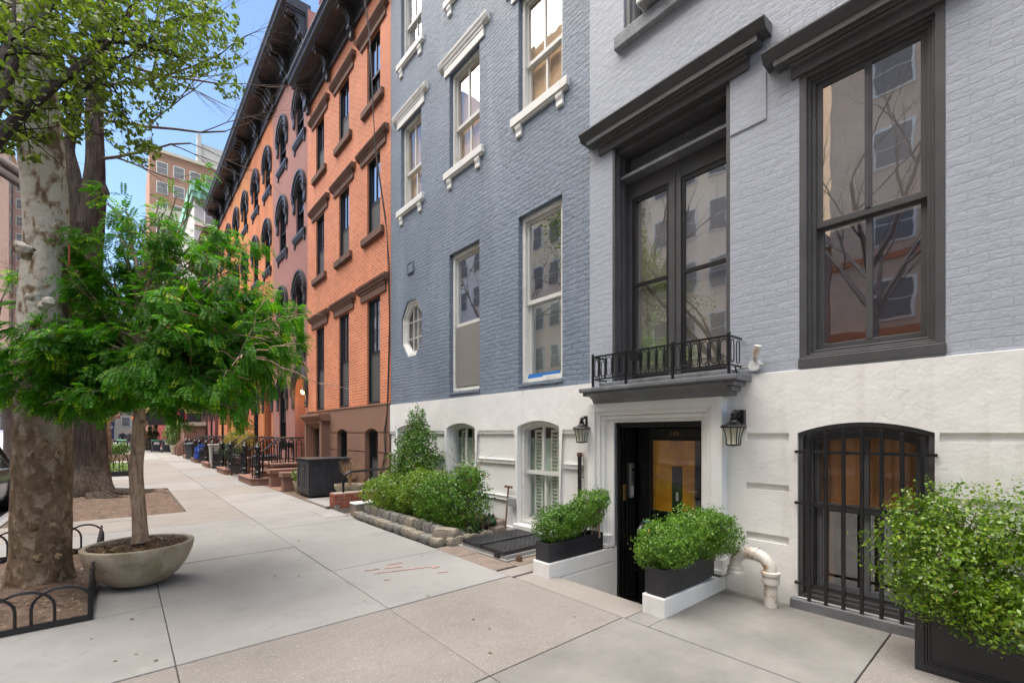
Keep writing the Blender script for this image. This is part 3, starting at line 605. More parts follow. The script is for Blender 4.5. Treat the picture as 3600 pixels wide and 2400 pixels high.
# litter in the pits and specks on the paving
P = []
for x0,x1,y0,y1 in PITS[:2]:
    for _ in range(900): P.append((rnd.uniform(x0+.05,x1-.05), rnd.uniform(y0+.05,y1-.05), .045+rnd.random()*.02))
for _ in range(46): P.append((rnd.uniform(-.2,3.0), rnd.uniform(2.3,9), .006))
P = np.array(P); V, F = leaves(P, .032, np.tile([0,0,1.0],(len(P),1)), .5, 0, .35); V = V.astype(float)
tag(fastmesh('leaf_litter', V, F, M['litter']), None, None, kind='stuff')
s = MB()
for x, y, L, a in ((2.33,4.55,.62,.30),(2.08,4.78,.16,.3),(2.38,4.83,.17,.25),(2.62,4.20,.12,.3),(2.05,4.35,.06,.3)):
    d = Vector((math.cos(a), math.sin(a)*-1, 0)); s.obox((x,y,.006), d, (-d.y,d.x,0), (0,0,1), L/2, .012, .0015)
s.obox((2.66,4.42,.006), (1,0,0), (0,1,0), (0,0,1), .045, .03, .0015); s.obox((2.30,4.72,.006), (.96,-.28,0), (.28,.96,0), (0,0,1), .09, .025, .0015)
tag(s.build('spray_mark', M['redspray']), None, None, kind='structure')
# ================================================================== GREY TOWNHOUSE 149
H = thing('townhouse', (XF, 0, 0), 'grey painted brick townhouse with white base and black sunken entrance door', 'house', 'row houses')
gw = MB(); op_r = arch_poly(.43,1.355,2.115,4.62,0); op_f = arch_poly(1.95,3.34,2.07,4.95,0); op_u = arch_poly(1.90,3.18,6.19,8.6,0)
gw.holes((-6.5,3.69,2.055,15.0), [op_r, op_f, op_u], XF, .16); shell(gw, -6.5, 3.685, -1.2, 15.0, XF)
gw.build('wall', M['grey_brick'], H, recalc=True)
bw = MB(); GR = []
for z0,z1 in ((1.437,1.507),(.985,1.045),(.515,.588)):
    GR.append([(1.43,z0),(1.79,z0),(1.79,z1),(1.43,z1)]); GR.append([(-6.3,z0),(.46,z0),(.46,z1),(-6.3,z1)])
aw = arch_poly(.485,1.362,.085,1.507,.085)
# the base as a rendered wall with grooves let into it
W0 = [arch_poly(.485,1.362,.085,1.507,.085)]
bw.holes((-6.5,3.69,-1.0,2.05), W0+[arch_poly(2.205,3.283,-.62,1.632,0)]+GR, XF-.022, .03)
for g in GR: bw.face(g, XF+.007)
bw.holes((-6.5,3.69,-1.0,2.0), W0+[arch_poly(2.205,3.283,-.62,1.632,0)], XF+.009, .22)
bw.add([(XF-.022,-6.5,2.05),(XF-.022,3.69,2.05),(XF+.01,3.69,2.058),(XF+.01,-6.5,2.058)], [(0,1,2,3)])
bw.build('base_wall', M['white_stucco'], H)
# tall right-hand window
def dark_window(ya, yb, za, zt, name='window'):
    X = XF
    w = MB(); P = lambda t: arch_poly(ya,yb,za,zt,0,inset=t)
    w.ring(P(0), P(.055), X-.004, X+.12); w.ring(P(.03), P(.075), X+.03, X+.121); w.ring(P(.07), P(.105), X+.06, X+.16)
    w.box(X-.02, X+.1, ya-.005, yb+.005, za-.045, za+.035)
    return w.build(name, M['dark_trim'], H, bevel=.004)
win = dark_window(.43,1.355,2.115,4.62)
mid = (.43+1.355)/2; A, B, za, zt, rl = .53, 1.255, 2.19, 4.53, 3.29
s = MB(); s.ring([(A,rl-.02),(B,rl-.02),(B,zt),(A,zt)], [(A+.045,rl+.035),(B-.045,rl+.035),(B-.045,zt-.05),(A+.045,zt-.05)], XF+.085, XF+.125); s.box(XF+.08, XF+.12, mid-.022, mid+.022, rl+.03, zt-.04); s.box(XF+.075, XF+.118, mid-.009, mid+.009, rl+.032, zt-.045); s.build('sash', M['dark_trim'], win, bevel=.003)
g = MB(); g.face([(A+.045,rl+.03),(B-.045,rl+.03),(B-.045,zt-.05),(A+.045,zt-.05)], XF+.105); g.build('pane', M['glass_hi'], win)
s = MB(); s.ring([(A,za),(B,za),(B,rl+.02),(A,rl+.02)], [(A+.05,za+.085),(B-.05,za+.085),(B-.05,rl-.03),(A+.05,rl-.03)], XF+.127, XF+.165); s.box(XF+.124, XF+.16, mid-.022, mid+.022, za+.08, rl-.02); s.build('sash', M['dark_trim'], win, bevel=.003)
g = MB(); g.face([(A+.05,za+.08),(B-.05,za+.08),(B-.05,rl-.03),(A+.05,rl-.03)], XF+.147); g.build('pane', M['glass_hi'], win)
b = MB(); b.box(XF+.20, XF+.21, .43, 1.355, 3.25, 4.6); b.build('blind', M['blind'], win)  # lightened and set close to stand in for bright reflections in the panes
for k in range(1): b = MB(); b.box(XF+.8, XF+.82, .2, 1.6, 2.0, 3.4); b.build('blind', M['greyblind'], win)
def big_cornice(win, ya, yb, z0, z1, proj=.19):
    X = XF; h = z1-z0
    P = [(X,z0),(X-0.0350,z0),(X-0.0350,z0+h*.30),(X-0.0630,z0+h*.32),(X-0.0735,z0+h*.38),(X-0.0700,z0+h*.44),(X-0.0875,z0+h*.47),(X-0.1330,z0+h*.47),(X-0.1330,z0+h*.66),(X-0.1435,z0+h*.68),(X-0.1645,z0+h*.80),(X-0.1785,z0+h*.90),(X-proj,z0+h*.95),(X-proj,z1),(X,z1+.03)]
    s = MB(); s.prof(P, ya+.19, yb-.19)
    Q = [(X,z0+h*.30),(X-0.0630,z0+h*.32),(X-0.0735,z0+h*.38),(X-0.0700,z0+h*.44),(X-0.0875,z0+h*.472),(X-0.1309,z0+h*.472),(X-0.1309,z0+h*.658),(X-0.1421,z0+h*.682),(X-0.1624,z0+h*.80),(X-0.1764,z0+h*.90),(X-proj+.003,z0+h*.95),(X-proj+.003,z1-.001),(X,z1+.029)]
    Q2 = [(X,z0+h*.47),(X-0.1309,z0+h*.472),(X-0.1309,z0+h*.658),(X-0.1421,z0+h*.682),(X-0.1624,z0+h*.80),(X-0.1764,z0+h*.90),(X-proj+.003,z0+h*.95),(X-proj+.003,z1-.001),(X,z1+.029)]
    for y0,y1,pp in ((ya+.08,ya+.19,Q2),(yb-.19,yb-.08,Q2)): s.prof(pp, y0, y1)
    Q3 = [(X,z0+h*.68),(X-0.1421,z0+h*.682),(X-0.1624,z0+h*.80),(X-0.1764,z0+h*.90),(X-proj+.003,z0+h*.95),(X-proj+.003,z1-.001),(X,z1+.029)]
    s.prof(Q3, ya, ya+.08); s.prof(Q3, yb-.08, yb)
    return s.build('cornice', M['dark_trim'], win)
big_cornice(win, .185, 1.60, 4.60, 4.87)
s = MB()
for i in range(34): y = 1.55-i*.038; s.tube([(XF-.10,y,4.875),(XF-.13+rnd.uniform(-.03,.03),y+rnd.uniform(-.02,.02),4.95+rnd.random()*.03)], .0018, 3)
s.build('bird_spikes', M['steel'], win)
# french window over the door, deeply recessed
fw = MB(); ya, yb, za, zt = 1.95, 3.34, 2.07, 4.95
fw.ring(arch_poly(ya,yb,za,zt,0), arch_poly(ya,yb,za,zt,0,inset=.035), XF-.004, XF+.30)
for d, t in ((.05,.05),(.14,.06),(.26,.085)): fw.box(XF+d, XF+d+.04, yb-t, yb-.03, za+.03, zt-.03); fw.box(XF+d, XF+d+.04, ya+.03, ya+t, za+.03, zt-.03)
fw.box(XF+.05, XF+.32, ya+.03, yb-.03, zt-.10, zt-.036)
win = fw.build('window', M['dark_trim'], H, bevel=.003)
b = MB(); b.box(XF+.27, XF+.31, ya+.035, yb-.035, 4.60, zt-.1); b.build('transom_panel', M['mid_trim'], win)
b = MB(); b.box(XF+.10, XF+.30, ya+.036, yb-.036, 4.565, 4.60); b.build('transom_shelf', M['mid_trim'], win)
b = MB(); b.ring(arch_poly(ya+.035,yb-.035,za,4.56,0), arch_poly(ya+.10,yb-.10,za+.10,4.36,0), XF+.25, XF+.31); b.box(XF+.245, XF+.315, 2.595, 2.745, za+.05, 4.45); b.box(XF+.23, XF+.246, 2.66, 2.68, za+.05, 4.45); b.build('sash', M['dark_trim'], win, bevel=.004)
for a0, a1, zm in ((2.05,2.595,3.30),(2.745,3.24,3.30)):
    b = MB(); b.ring([(a0,za+.10),(a1,za+.10),(a1,4.36),(a0,4.36)], [(a0+.035,za+.15),(a1-.035,za+.15),(a1-.035,4.31),(a0+.035,4.31)], XF+.262, XF+.30); b.box(XF+.256, XF+.298, a0+.03, a1-.03, zm-.018, zm+.018); b.build('sash', M['black_trim'], win)
    g = MB(); g.face([(a0+.03,za+.15),(a1-.03,za+.15),(a1-.03,4.32),(a0+.03,4.32)], XF+.28); g.build('pane', M['glass_hi'], win)
b = MB(); b.box(XF+.325, XF+.335, ya, yb, za, 4.56); b.build('blind', M['blind'], win)  # pale sheet right behind the glass, lifts the reflected brightness by its colour
big_cornice(win, 1.575, 3.715, 4.915, 5.20)
# raised surround left of and above the french window
b = MB(); b.box(XF-.012, XF+.05, 1.62, 1.945, 4.38, 4.93); b.build('wall_patch', M['grey_brick'], H)
# upper window with air conditioner
uw = MB(); uw.ring(arch_poly(1.90,3.18,6.19,8.6,0), arch_poly(1.90,3.18,6.19,8.6,0,inset=.06), XF+.03, XF+.16); uw.ring(arch_poly(1.90,3.18,6.19,8.6,0,inset=.06), arch_poly(1.90,3.18,6.19,8.6,0,inset=.10), XF+.07, XF+.18)
win = uw.build('window', M['mid_trim'], H)
b = MB(); b.box(XF-.075, XF+.2, 1.75, 3.27, 6.02, 6.185); b.build('sill', M['grey_sill'], win, bevel=.012)
g = MB(); g.face([(2.0,6.25),(3.08,6.25),(3.08,8.5),(2.0,8.5)], XF+.15); g.build('pane', M['glass'], win)
b = MB(); b.box(XF+.3, XF+.31, 1.9, 3.18, 6.2, 8.6); b.build('blind', M['greyblind'], win)
ac = thing('air_conditioner', (XF-.1, 2.6, 6.25), 'white window air conditioner resting on the top grey sill', 'air conditioner')
b = MB(); b.box(XF-.17, XF+.14, 2.28, 2.90, 6.24, 6.66); b.build('housing', M['white_plastic'], ac, bevel=.012)
b = MB(); b.box(XF-.182, XF-.171, 2.33, 2.85, 6.29, 6.62); b.build('grille', M['oldbrass'], ac)
b = MB(); b.box(XF-.15, XF+.13, 2.30, 2.88, 6.228, 6.239); b.build('base_pan', M['greymetal'], ac)
# entrance hood and balcony ledge
b = MB(); b.prof([(XF-.02,1.985),(XF-.335,1.985),(XF-.345,2.00),(XF-.345,2.035),(XF-.02,2.05)], 1.74, 3.575)
P = [(XF-.03,1.86),(XF-.14,1.86),(XF-.15,1.88),(XF-.17,1.91),(XF-.23,1.94),(XF-.30,1.955),(XF-.305,1.983),(XF-.03,1.983)]
b.prof(P, 1.87, 3.52); b.box(XF-.29, XF-.03, 1.79, 1.87, 1.945, 1.983); b.box(XF-.22, XF-.03, 1.835, 1.87, 1.90, 1.944); b.box(XF-.29, XF-.03, 3.52, 3.56, 1.945, 1.983)
b.build('entrance_hood', M['mid_trim'], H, bevel=.006)
b = MB(); b.box(XF-.16, XF+.02, 1.86, 3.42, 2.051, 2.105); b.build('ledge_step', M['grey_sill'], H, bevel=.008)
# balcony railing
rl = MB(); Xr = XF-.27; z0, z1 = 2.135, 2.40
rl.box(Xr-.012, Xr+.012, 1.83, 3.43, z1-.012, z1+.006); rl.box(Xr-.009, Xr+.009, 1.83, 3.43, z0-.008, z0+.008)
for y in (1.84, 3.42): rl.box(Xr, XF-.01, y-.010, y+.010, z1-.012, z1+.006); rl.box(Xr, XF-.01, y-.008, y+.008, z0-.008, z0+.008)
for y in (1.84, 2.40, 2.96, 3.42): rl.box(Xr-.011, Xr+.011, y-.011, y+.011, 2.05, z1+.01); rl.ball((Xr,y,z1+.022), .017, 8)
n = 17
for i in range(n):
    y = 1.84+(3.42-1.84)*(i+.5)/n; w = .034
    pth = []
    for q in range(13):
        a = 2*math.pi*q/12; yy = w*math.cos(a); zz = math.sin(a)
        pth.append((Xr, y+yy, (z0+z1)/2+(.075 if zz > .01 else -.075 if zz < -.01 else 0)+w*zz*.9))
    rl.tube(pth, .0055, 5, cap=False)
    rl.box(Xr-.005, Xr+.005, y+.046-.005, y+.046+.005, z0, z1)
for y in (1.84,3.42):
    for x in (Xr+.07, Xr+.19): 
        pth = [(x+.034*math.cos(2*math.pi*q/12), y, (z0+z1)/2+(.075 if math.sin(2*math.pi*q/12)>.01 else -.075 if math.sin(2*math.pi*q/12)<-.01 else 0)+.03*math.sin(2*math.pi*q/12)) for q in range(13)]; rl.tube(pth, .0055, 5, cap=False)
    rl.tube([(XF-.15,y,2.14),(XF-.10,y,2.06)], .008, 5)
ra = rl.build('balcony_railing', M['black_iron'], H)
b = MB(); b.tube([(Xr-.028,2.83,2.34),(Xr-.014,2.83,2.34)], [.062,.066], 18); o = b.build('number_plaque', M['black_iron'], ra)
# door surround
b = MB(); X = XF-.022
def jamb(y0, y1, proj, zt): b.box(X-proj, X+.02, y0, y1, -.55 if y0 < 2.2 and False else 0.0, zt)
for proj, ya, yb, zt, t in ((.115,1.966,3.609,1.858,.105),(.085,2.071,3.504,1.765,.055),(.060,2.126,3.449,1.712,.05),(.030,2.176,3.399,1.665,.034)):
    for y0, y1 in ((ya,ya+t),(yb-t,yb)): b.box(X-proj, X+.03, y0, y1, .16, zt)
    b.box(X-proj, X+.03, ya+t, yb-t, zt-t*.9, zt)
b.box(X-.03, X+.03, 3.283, 3.366, .16, 1.632); b.box(X-.031, X+.03, 2.205, 2.21, .16, 1.64)
b.box(X-.135, X+.03, 1.95, 2.18, .16, .30); b.box(X-.135, X+.03, 3.30, 3.625, .16, .26); b.box(X-.155, X+.03, 1.945, 2.19, .16, .20); b.box(X-.155, X+.03, 3.29, 3.63, .16, .20); b.box(X-.13, X+.03, 3.30, 3.62, .26, .30)
b.build('door_surround', M['white_base'], H, bevel=.006)
# sunken entry: black panelled jamb, door, steps
e = MB(); e.box(XF+.008, XF+.47, 3.283, 3.34, -.62, 1.66); e.box(XF+.008, XF+.47, 2.15, 2.206, -.62, 1.66); e.box(XF+.008, XF+.47, 2.206, 3.283, 1.60, 1.66)
for d in (.02,.10,.17,.24,.31): e.box(XF+d, XF+d+.05, 3.262-.01*(d>.1), 3.284, -.55, 1.60); e.box(XF+d, XF+d+.05, 2.205, 2.226, -.55, 1.6); e.box(XF+d, XF+d+.05, 2.22, 3.27, 1.575, 1.601)
e.build('door_jamb', M['door'], H, bevel=.004)
Xd = XF+.36; dl, dr = 3.22, 2.28
d = MB(); d.ring([(dr,-.6),(dl,-.6),(dl,1.56),(dr,1.56)], [(2.42,.30),(3.045,.30),(3.045,1.425),(2.42,1.425)], Xd, Xd+.05)
d.box(Xd+.01, Xd+.04, 2.4, 3.1, -.5, .31); d.ring([(2.40,.28),(3.065,.28),(3.065,1.445),(2.40,1.445)], [(2.425,.305),(3.04,.305),(3.04,1.42),(2.425,1.42)], Xd-.012, Xd)
dr_ = d.build('door', M['door'], H, bevel=.004)
g = MB(); g.face([(2.42,.30),(3.045,.30),(3.045,1.425),(2.42,1.425)], Xd+.02); g.build('pane', M['glass'], dr_)
words('house_number', '149', .085, M['oldbrass'], dr_, (Xd-.004, 2.74, 1.495), (R(90),0,R(-90)))
k = MB(); k.lathe([(0,0),(.035,.004),(.036,.012),(.015,.02),(.015,.05),(.03,.06),(.034,.075),(.025,.09),(0,.095)], (0,0,0), 16)
k.v = [(Xd-z, 3.12+x, .20+y) for x,y,z in k.v]; k.build('door_knob', M['brass'], dr_, smooth=True)
# hall behind the glass: varnished wood partition with a dark slot
k = MB(); k.box(Xd+.07, Xd+.10, 2.53, 3.20, .58, 1.56); hw = k.build('hall_panel', M['wood'], H)
k = MB(); k.box(Xd+.055, Xd+.071, 2.68, 2.80, .55, 1.12); k.box(Xd+.06, Xd+.08, 2.2, 3.2, -.3, .44); k.build('panel_slot', M['black_trim'], hw)
k = MB(); k.box(Xd+.048, Xd+.054, 2.715, 2.745, .72, .82); k.build('panel_label', M['paper'], hw)
# intercom and bell on the jamb
ic = thing('intercom', (XF+.2, 3.25, .6), 'steel door intercom with camera and name slip on the black jamb', 'intercom')
k = MB(); k.box(XF+.205, XF+.275, 3.222, 3.252, .72, 1.14); k.build('housing', M['steel'], ic, bevel=.004)
k = MB(); k.tube([(XF+.245,3.224,1.06),(XF+.245,3.210,1.06)], .020, 14); k.build('camera_eye', M['door'], ic)
k = MB()
for i in range(7): k.box(XF+.222, XF+.262, 3.2185, 3.2225, .925+i*.013, .931+i*.013)
k.build('speaker_slots', M['black_trim'], ic)
k = MB(); k.box(XF+.222, XF+.256, 3.2175, 3.2225, .745, .865); k.build('name_slip', M['paper'], ic)
k = MB()
for i in range(4): k.box(XF+.226, XF+.25, 3.2165, 3.2176, .760+i*.026, .764+i*.026)
k.build('name_lines', M['greymetal'], ic)
bp = thing('bell_push', (XF+.1, 3.25, .75), 'small brass bell plate beside the steel intercom', 'doorbell')
k = MB(); k.box(XF+.095, XF+.145, 3.244, 3.262, .70, .89); k.build('plate', M['oldbrass'], bp, bevel=.003)
k = MB(); k.tube([(XF+.12,3.245,.80),(XF+.12,3.236,.80)], .011, 10); k.build('button', M['brass'], bp)
# stairwell: low side walls carrying the planters, stone lip, steps down
for y0, y1 in ((3.29,3.53),(1.975,2.185)):
    wl = MB(); wl.prof([(3.33,-.02),(3.33,.157),(4.30,.132 if y0 < 3 else .15),(4.44,.132 if y0 < 3 else .15),(4.44,-.02)], y0, y1)
    wl.box(3.42, 4.44, y0+.001, y1-.001, -.8, -.021); wl.build('stair_side_wall', M['white_stucco'], H, bevel=.012)
st = MB(); st.box(3.10, 3.46, 2.19, 3.56, -.12, .006); st.build('stone_lip', M['slab3'], H, bevel=.012)
st = MB()
for i in range(3): st.box(3.46+i*.30, 3.77+i*.30, 2.186, 3.289, -.8, -.17-i*.16)
st.box(4.36, 4.9, 2.2, 3.3, -.8, -.605); st.build('steps', M['slab2'], H, bevel=.008)
hp = thing('handrail', (XF-.02, 2.86, -.6), 'black stair handrail with green patina curl by the entrance door', 'handrail'); yr = 2.86
hl = MB(); hl.tube([(XF+.06,yr,-.6),(XF+.06,yr,.36),(XF+.05,yr,.44),(XF+.0,yr,.495),(XF-.08,yr,.49),(XF-.14,yr,.45),(XF-.17,yr,.40)], [.03,.03,.032,.034,.034,.03,.028], 10); hl.build('rail', M['black_iron'], hp, smooth=True)
hg = MB(); hg.tube([(XF+.06,yr,.33),(XF+.06,yr,.37),(XF+.05,yr,.445),(XF+.0,yr,.50),(XF-.075,yr,.495)], [.034,.036,.038,.039,.036], 10); hg.build('rail_curl', M['verdigris'], hp, smooth=True)
hk = MB(); hk.ball((XF-.01,yr-.02,.41), .042, 12); hk.ball((XF-.035,yr-.035,.41), .026, 10); hk.build('rail_rosette', M['brass'], hp, smooth=True)
# barred basement window
win_ = MB(); ap = lambda t: arch_poly(.485,1.362,.085,1.507,.085,inset=t)
win_.ring(ap(0), ap(.035), XF+.0, XF+.16); win_.ring(ap(.03), ap(.06), XF+.05, XF+.18); win_.ring(ap(.055), ap(.085), XF+.09, XF+.20)
win = win_.build('window', M['dark_trim'], H, bevel=.003)
A, B, mid, rl_, zb = .575, 1.272, .924, .86, .19
s = MB(); P0 = arch_poly(.485,1.362,rl_,1.507,.085,inset=.085); P1 = arch_poly(.485,1.362,rl_,1.507,.085,inset=.125)
P0 = [(y,max(z,rl_)) for y,z in P0]; P0[0] = (P0[0][0],rl_); P0[1] = (P0[1][0],rl_); P1[0] = (P1[0][0],rl_+.045); P1[1] = (P1[1][0],rl_+.045)
s.ring(P0, P1, XF+.13, XF+.17); s.box(XF+.125, XF+.165, mid-.03, mid+.03, rl_+.02, 1.46); s.build('sash', M['dark_trim'], win)
g = MB(); g.face(P1, XF+.15); g.build('pane', M['glass_lo'], win)
s = MB(); s.ring([(A,zb-.06),(B,zb-.06),(B,rl_+.02),(A,rl_+.02)], [(A+.04,zb+.02),(B-.04,zb+.02),(B-.04,rl_-.03),(A+.04,rl_-.03)], XF+.172, XF+.21); s.box(XF+.17, XF+.205, mid-.025, mid+.025, zb, rl_-.01); s.build('sash', M['mid_trim'], win)
g = MB(); g.face([(A+.04,zb+.02),(B-.04,zb+.02),(B-.04,rl_-.03),(A+.04,rl_-.03)], XF+.19); g.build('pane', M['glass_mid'], win)
k = MB(); k.box(XF+.30, XF+.32, .3, 1.5, .86, 1.7); k.build('blind', M['darkwood'], win)
k = MB(); k.box(XF+.24, XF+.42, 1.20, 1.26, .12, 1.5); k.build('shutter', M['lightwood'], win)
k = MB(); k.box(XF+.5, XF+.52, .3, 1.5, 0, .86); k.build('blind', M['room'], win)  # not a blind: dark sheet painted as the unlit room behind
k = MB(); k.box(XF+.22, XF+.6, .4, 1.4, .10, .13); k.build('inner_sill', M['lightwood'], win)
k = MB(); k.box(XF-.085, XF+.10, .43, 1.405, -.03, .082); k.box(XF+.05, XF+.14, .50, 1.35, .08, .105); k.build('sill', M['mid_trim'], win, bevel=.01)
k = MB(); Xg = XF-.062
for y in (1.262,1.142,1.022,.902,.780,.660,.545):
    k.box(Xg-.012, Xg+.012, y-.0125, y+.0125, .062, seg_top(.485,1.362,1.507,.085,y)-.055)
for z in (1.345,.905,.215): k.box(Xg+.009, Xg+.017, .475, 1.372, z-.012, z+.012); k.box(Xg+.012, XF+.0, 1.366, 1.378, z-.011, z+.011); k.box(Xg+.012, XF+.0, .468, .478, z-.011, z+.011)
k.build('window_bars', M['black_iron'], win, bevel=.002)
# ------------------------------------------------------------------ wall lamps
def lantern(y, z, label):
    x = XF-.19; t = thing('wall_lantern', (XF-.02, y, z), label, 'lantern', 'wall lanterns')
    b = MB(); b.box(XF-.075, XF-.02, y-.045, y+.045, z-.02, z+.16); b.build('back_plate', M['black_iron'], t, bevel=.006)
    b = MB(); b.tube([(XF-.06,y,z+.08),(XF-.10,y,z+.135),(XF-.15,y,z+.14),(x,y,z+.105)], [.02,.024,.02,.014], 8); b.build('arm', M['black_iron'], t, smooth=True)
    b = MB(); b.lathe([(.062,-.16),(.058,-.15),(.064,-.10),(.077,-.05),(.088,-.012)], (x,y,z), 4, 1); b.build('shade_glass', M['lampglass'], t)
    b = MB(); b.lathe([(.0,-.006),(.108,-.012),(.112,.004),(.10,.016),(.066,.028),(.035,.055),(.028,.07),(.045,.078),(.022,.088),(.02,.10),(.036,.106),(.016,.118),(.018,.13),(.006,.145),(0,.15)], (x,y,z), 6); b.build('cap', M['black_iron'], t, smooth=True)
    b = MB(); b.lathe([(0,-.185),(.03,-.18),(.068,-.172),(.070,-.160),(.0,-.158)], (x,y,z), 4, 1)
    for k in range(4):
        a = math.pi/4*(2*k+1)
        b.tube([(x+r*math.cos(a), y+r*math.sin(a), z+zz) for r,zz in ((.064,-.165),(.066,-.10),(.079,-.05),(.092,-.008))], .0055, 5)
    for k in range(4):
        a = math.pi/2*k; b.tube([(x+r*math.cos(a)*.72, y+r*math.sin(a)*.72, z+zz) for r,zz in ((.066,-.165),(.068,-.10),(.081,-.05),(.092,-.008))], .004, 5)
    b.build('cage', M['black_iron'], t)
    return t
lantern(3.66, 1.565, 'black wall lantern left of the entrance door, beside the basement window'); lantern(1.835, 1.565, 'black wall lantern right of the entrance door, on the bare white wall')
t = thing('flood_light', (XF, 1.70, 2.13), 'dead floodlight socket on a round box at the ledge end', 'light fitting')
b = MB(); b.tube([(XF,1.71,2.13),(XF-.055,1.71,2.13)], [.05,.05], 20); b.build('junction_box', M['white_plastic'], t)
b = MB(); b.tube([(XF-.05,1.70,2.175),(XF-.075,1.685,2.21),(XF-.10,1.655,2.30)], [.015,.026,.032], 12); b.build('socket', M['pipe'], t)
b = MB(); b.tube([(XF-.03,1.76,2.125),(XF-.02,1.93,2.115)], .009, 6); b.build('conduit', M['greymetal'], t); b = MB(); b.tube([(XF-.04,1.66,2.13),(XF-.045,1.62,2.13)], .012, 8); b.build('plug', M['steel'], t)
# gooseneck vent pipe
t = thing('vent_pipe', (4.30, 1.52, 0), 'cream painted gooseneck vent pipe rising from the pavement', 'pipe')
xg = 4.27; b = MB(); pth = [(xg,1.515,.0),(xg,1.515,.26)]
for i in range(9): a = math.pi*i/8; pth.append((xg-.0, 1.655+.135*-math.cos(a), .30+.115*math.sin(a)))
pth[2:] = [(xg, 1.665-.15*math.cos(math.pi*i/10), .31+.125*math.sin(math.pi*i/10)) for i in range(11)]
b.tube(pth+[(xg,1.815,.27)], .052, 18); b.build('pipe_bend', M['pipe'], t, smooth=True)
b = MB(); b.lathe([(.0,.20),(.068,.20),(.070,.225),(.066,.27),(.076,.275),(.077,.30),(.06,.305),(0,.305)], (xg,1.515,0), 20); b.build('flange', M['pipe'], t, smooth=True)
b = MB(); b.lathe([(.055,.215),(.072,.215),(.074,.24),(.066,.25),(.066,.285),(.05,.29)], (xg,1.815,0), 20); b.build('flange', M['pipe'], t, smooth=True)
b = MB()
for y in (1.625,1.665,1.705): b.tube([(xg, y-.008, .427+.003), (xg, y+.008, .427+.003)], .062 if y != 1.665 else .058, 18)
b.build('coupling', M['pipe'], t, smooth=True)
# ================================================================== BLUE TOWNHOUSE
H = thing('townhouse', (XF, 6.5, 0), 'blue grey painted brick townhouse with white window trim and octagonal window', 'house', 'row houses')
cols = {'L': (7.95,8.80), 'M': (6.02,6.93), 'R': (4.16,5.05)}
rowz = [(6.21,7.98),(9.32,11.0),(12.2,13.7)]
hs = [arch_poly(a,b,z0,z1,0) for a,b in cols.values() for z0,z1 in rowz]
hs += [arch_poly(6.02,6.93,2.225,4.72,0), arch_poly(4.16,5.05,2.225,4.72,0)]
oy, oz, ow, oh = 8.35, 3.655, .43, .575
octo = lambda t: [(oy-ow*.42*(1-t/ow),oz-oh+t),(oy+ow*.42*(1-t/ow),oz-oh+t),(oy+ow-t,oz-oh*.46),(oy+ow-t,oz+oh*.46),(oy+ow*.42*(1-t/ow),oz+oh-t),(oy-ow*.42*(1-t/ow),oz+oh-t),(oy-ow+t,oz+oh*.46),(oy-ow+t,oz-oh*.46)]
hs.append(octo(0))
w = MB(); w.holes((3.69,9.28,2.13,15.2), hs, XF, .13); shell(w, 3.692, 9.278, -1.0, 15.2, XF); w.build('wall', M['blue_brick'], H)
bas = [(7.95,8.93),(6.12,6.99),(4.20,5.05)]
bh = [arch_poly(a,b,.17,1.60,.085) for a,b in bas]; gr = []
for z0,z1 in ((1.50,1.555),(1.045,1.10),(.49,.55)):
    for a,b in ((5.12,6.05),(7.06,7.88),(3.80,4.14),(9.0,9.28)):
        gr.append([(a,z0),(b-.001,z0),(b-.001,z1),(a,z1)])
w = MB(); w.holes((3.63,9.28,-1.0,2.13), bh+gr, XF-.024, .03)
for g in gr: w.face(g, XF+.005)
w.holes((3.69,9.28,-1.0,2.12), bh, XF+.007, .18); w.add([(XF-.024,3.63,2.13),(XF-.024,9.28,2.13),(XF+.01,9.28,2.136),(XF+.01,3.63,2.136)], [(0,1,2,3)])
w.build('base_wall', M['white_base'], H)
w = MB(); w.box(XF-.06, XF-.02, 3.70, 9.2, -.2, .115); w.build('plinth', M['white_base'], H, bevel=.015)
for i, (c, (a, b)) in enumerate(cols.items()):
    for j, (z0, z1) in enumerate(rowz):
        win = window(H, XF, a, b, z0, z1, 0, .13, rail=z0+.76 if j == 0 else z0+.74, gm='glass_hi' if j else 'glass_mid', back='blind' if j else 'tanblind', lower='greyscreen' if (c == 'L' and j == 1) else 'tanblind', backd=.02, cas=.06)
        sill(win, XF, a-.13, b+.13, z0, .12, .06, bw=.12, bh=.17); lintel(win, XF, a-.28, b+.28, z1, z1+.30, .08)
for a, b, sc_ in ((6.02,6.93,'greyblind'),(4.16,5.05,None)):
    win = window(H, XF, a, b, 2.225, 4.72, 0, .13, rail=3.43, mull=False, gm='glass_hi', back='greyblind', lower='blind' if sc_ else 'curtain', backd=.08, screen=False, cas=.07, st=.05)
    g = MB(); g.box(XF-.02, XF+.1, a-.01, b+.01, 2.195, 2.226); g.build('sill', M['blue_brick'], win)
    if not sc_:
        g = MB(); g.box(XF+.088, XF+.092, a+.12, b-.13, 2.335, 2.375); g.box(XF+.086, XF+.09, b-.42, b-.12, 2.315, 2.35); g.build('masking_tape', M['tape'], win)
    else:
        g = MB(); g.box(XF+.083, XF+.087, a+.11, b-.11, 2.34, 3.40); g.build('screen', M['greyscreen'], win)
o = MB(); o.ring(octo(0), octo(.05), XF+.03, XF+.14); o.ring(octo(.05), octo(.10), XF+.06, XF+.15); win = o.build('window', M['white_paint'], H, bevel=.004)
o = MB(); o.ring(octo(.10), octo(.125), XF+.09, XF+.13)
for y in (oy-.09, oy+.09): o.box(XF+.098, XF+.122, y-.007, y+.007, oz-oh+.12, oz+oh-.12)
for z in (oz-.18, oz+.16): o.box(XF+.099, XF+.121, oy-ow+.11, oy+ow-.11, z-.007, z+.007)
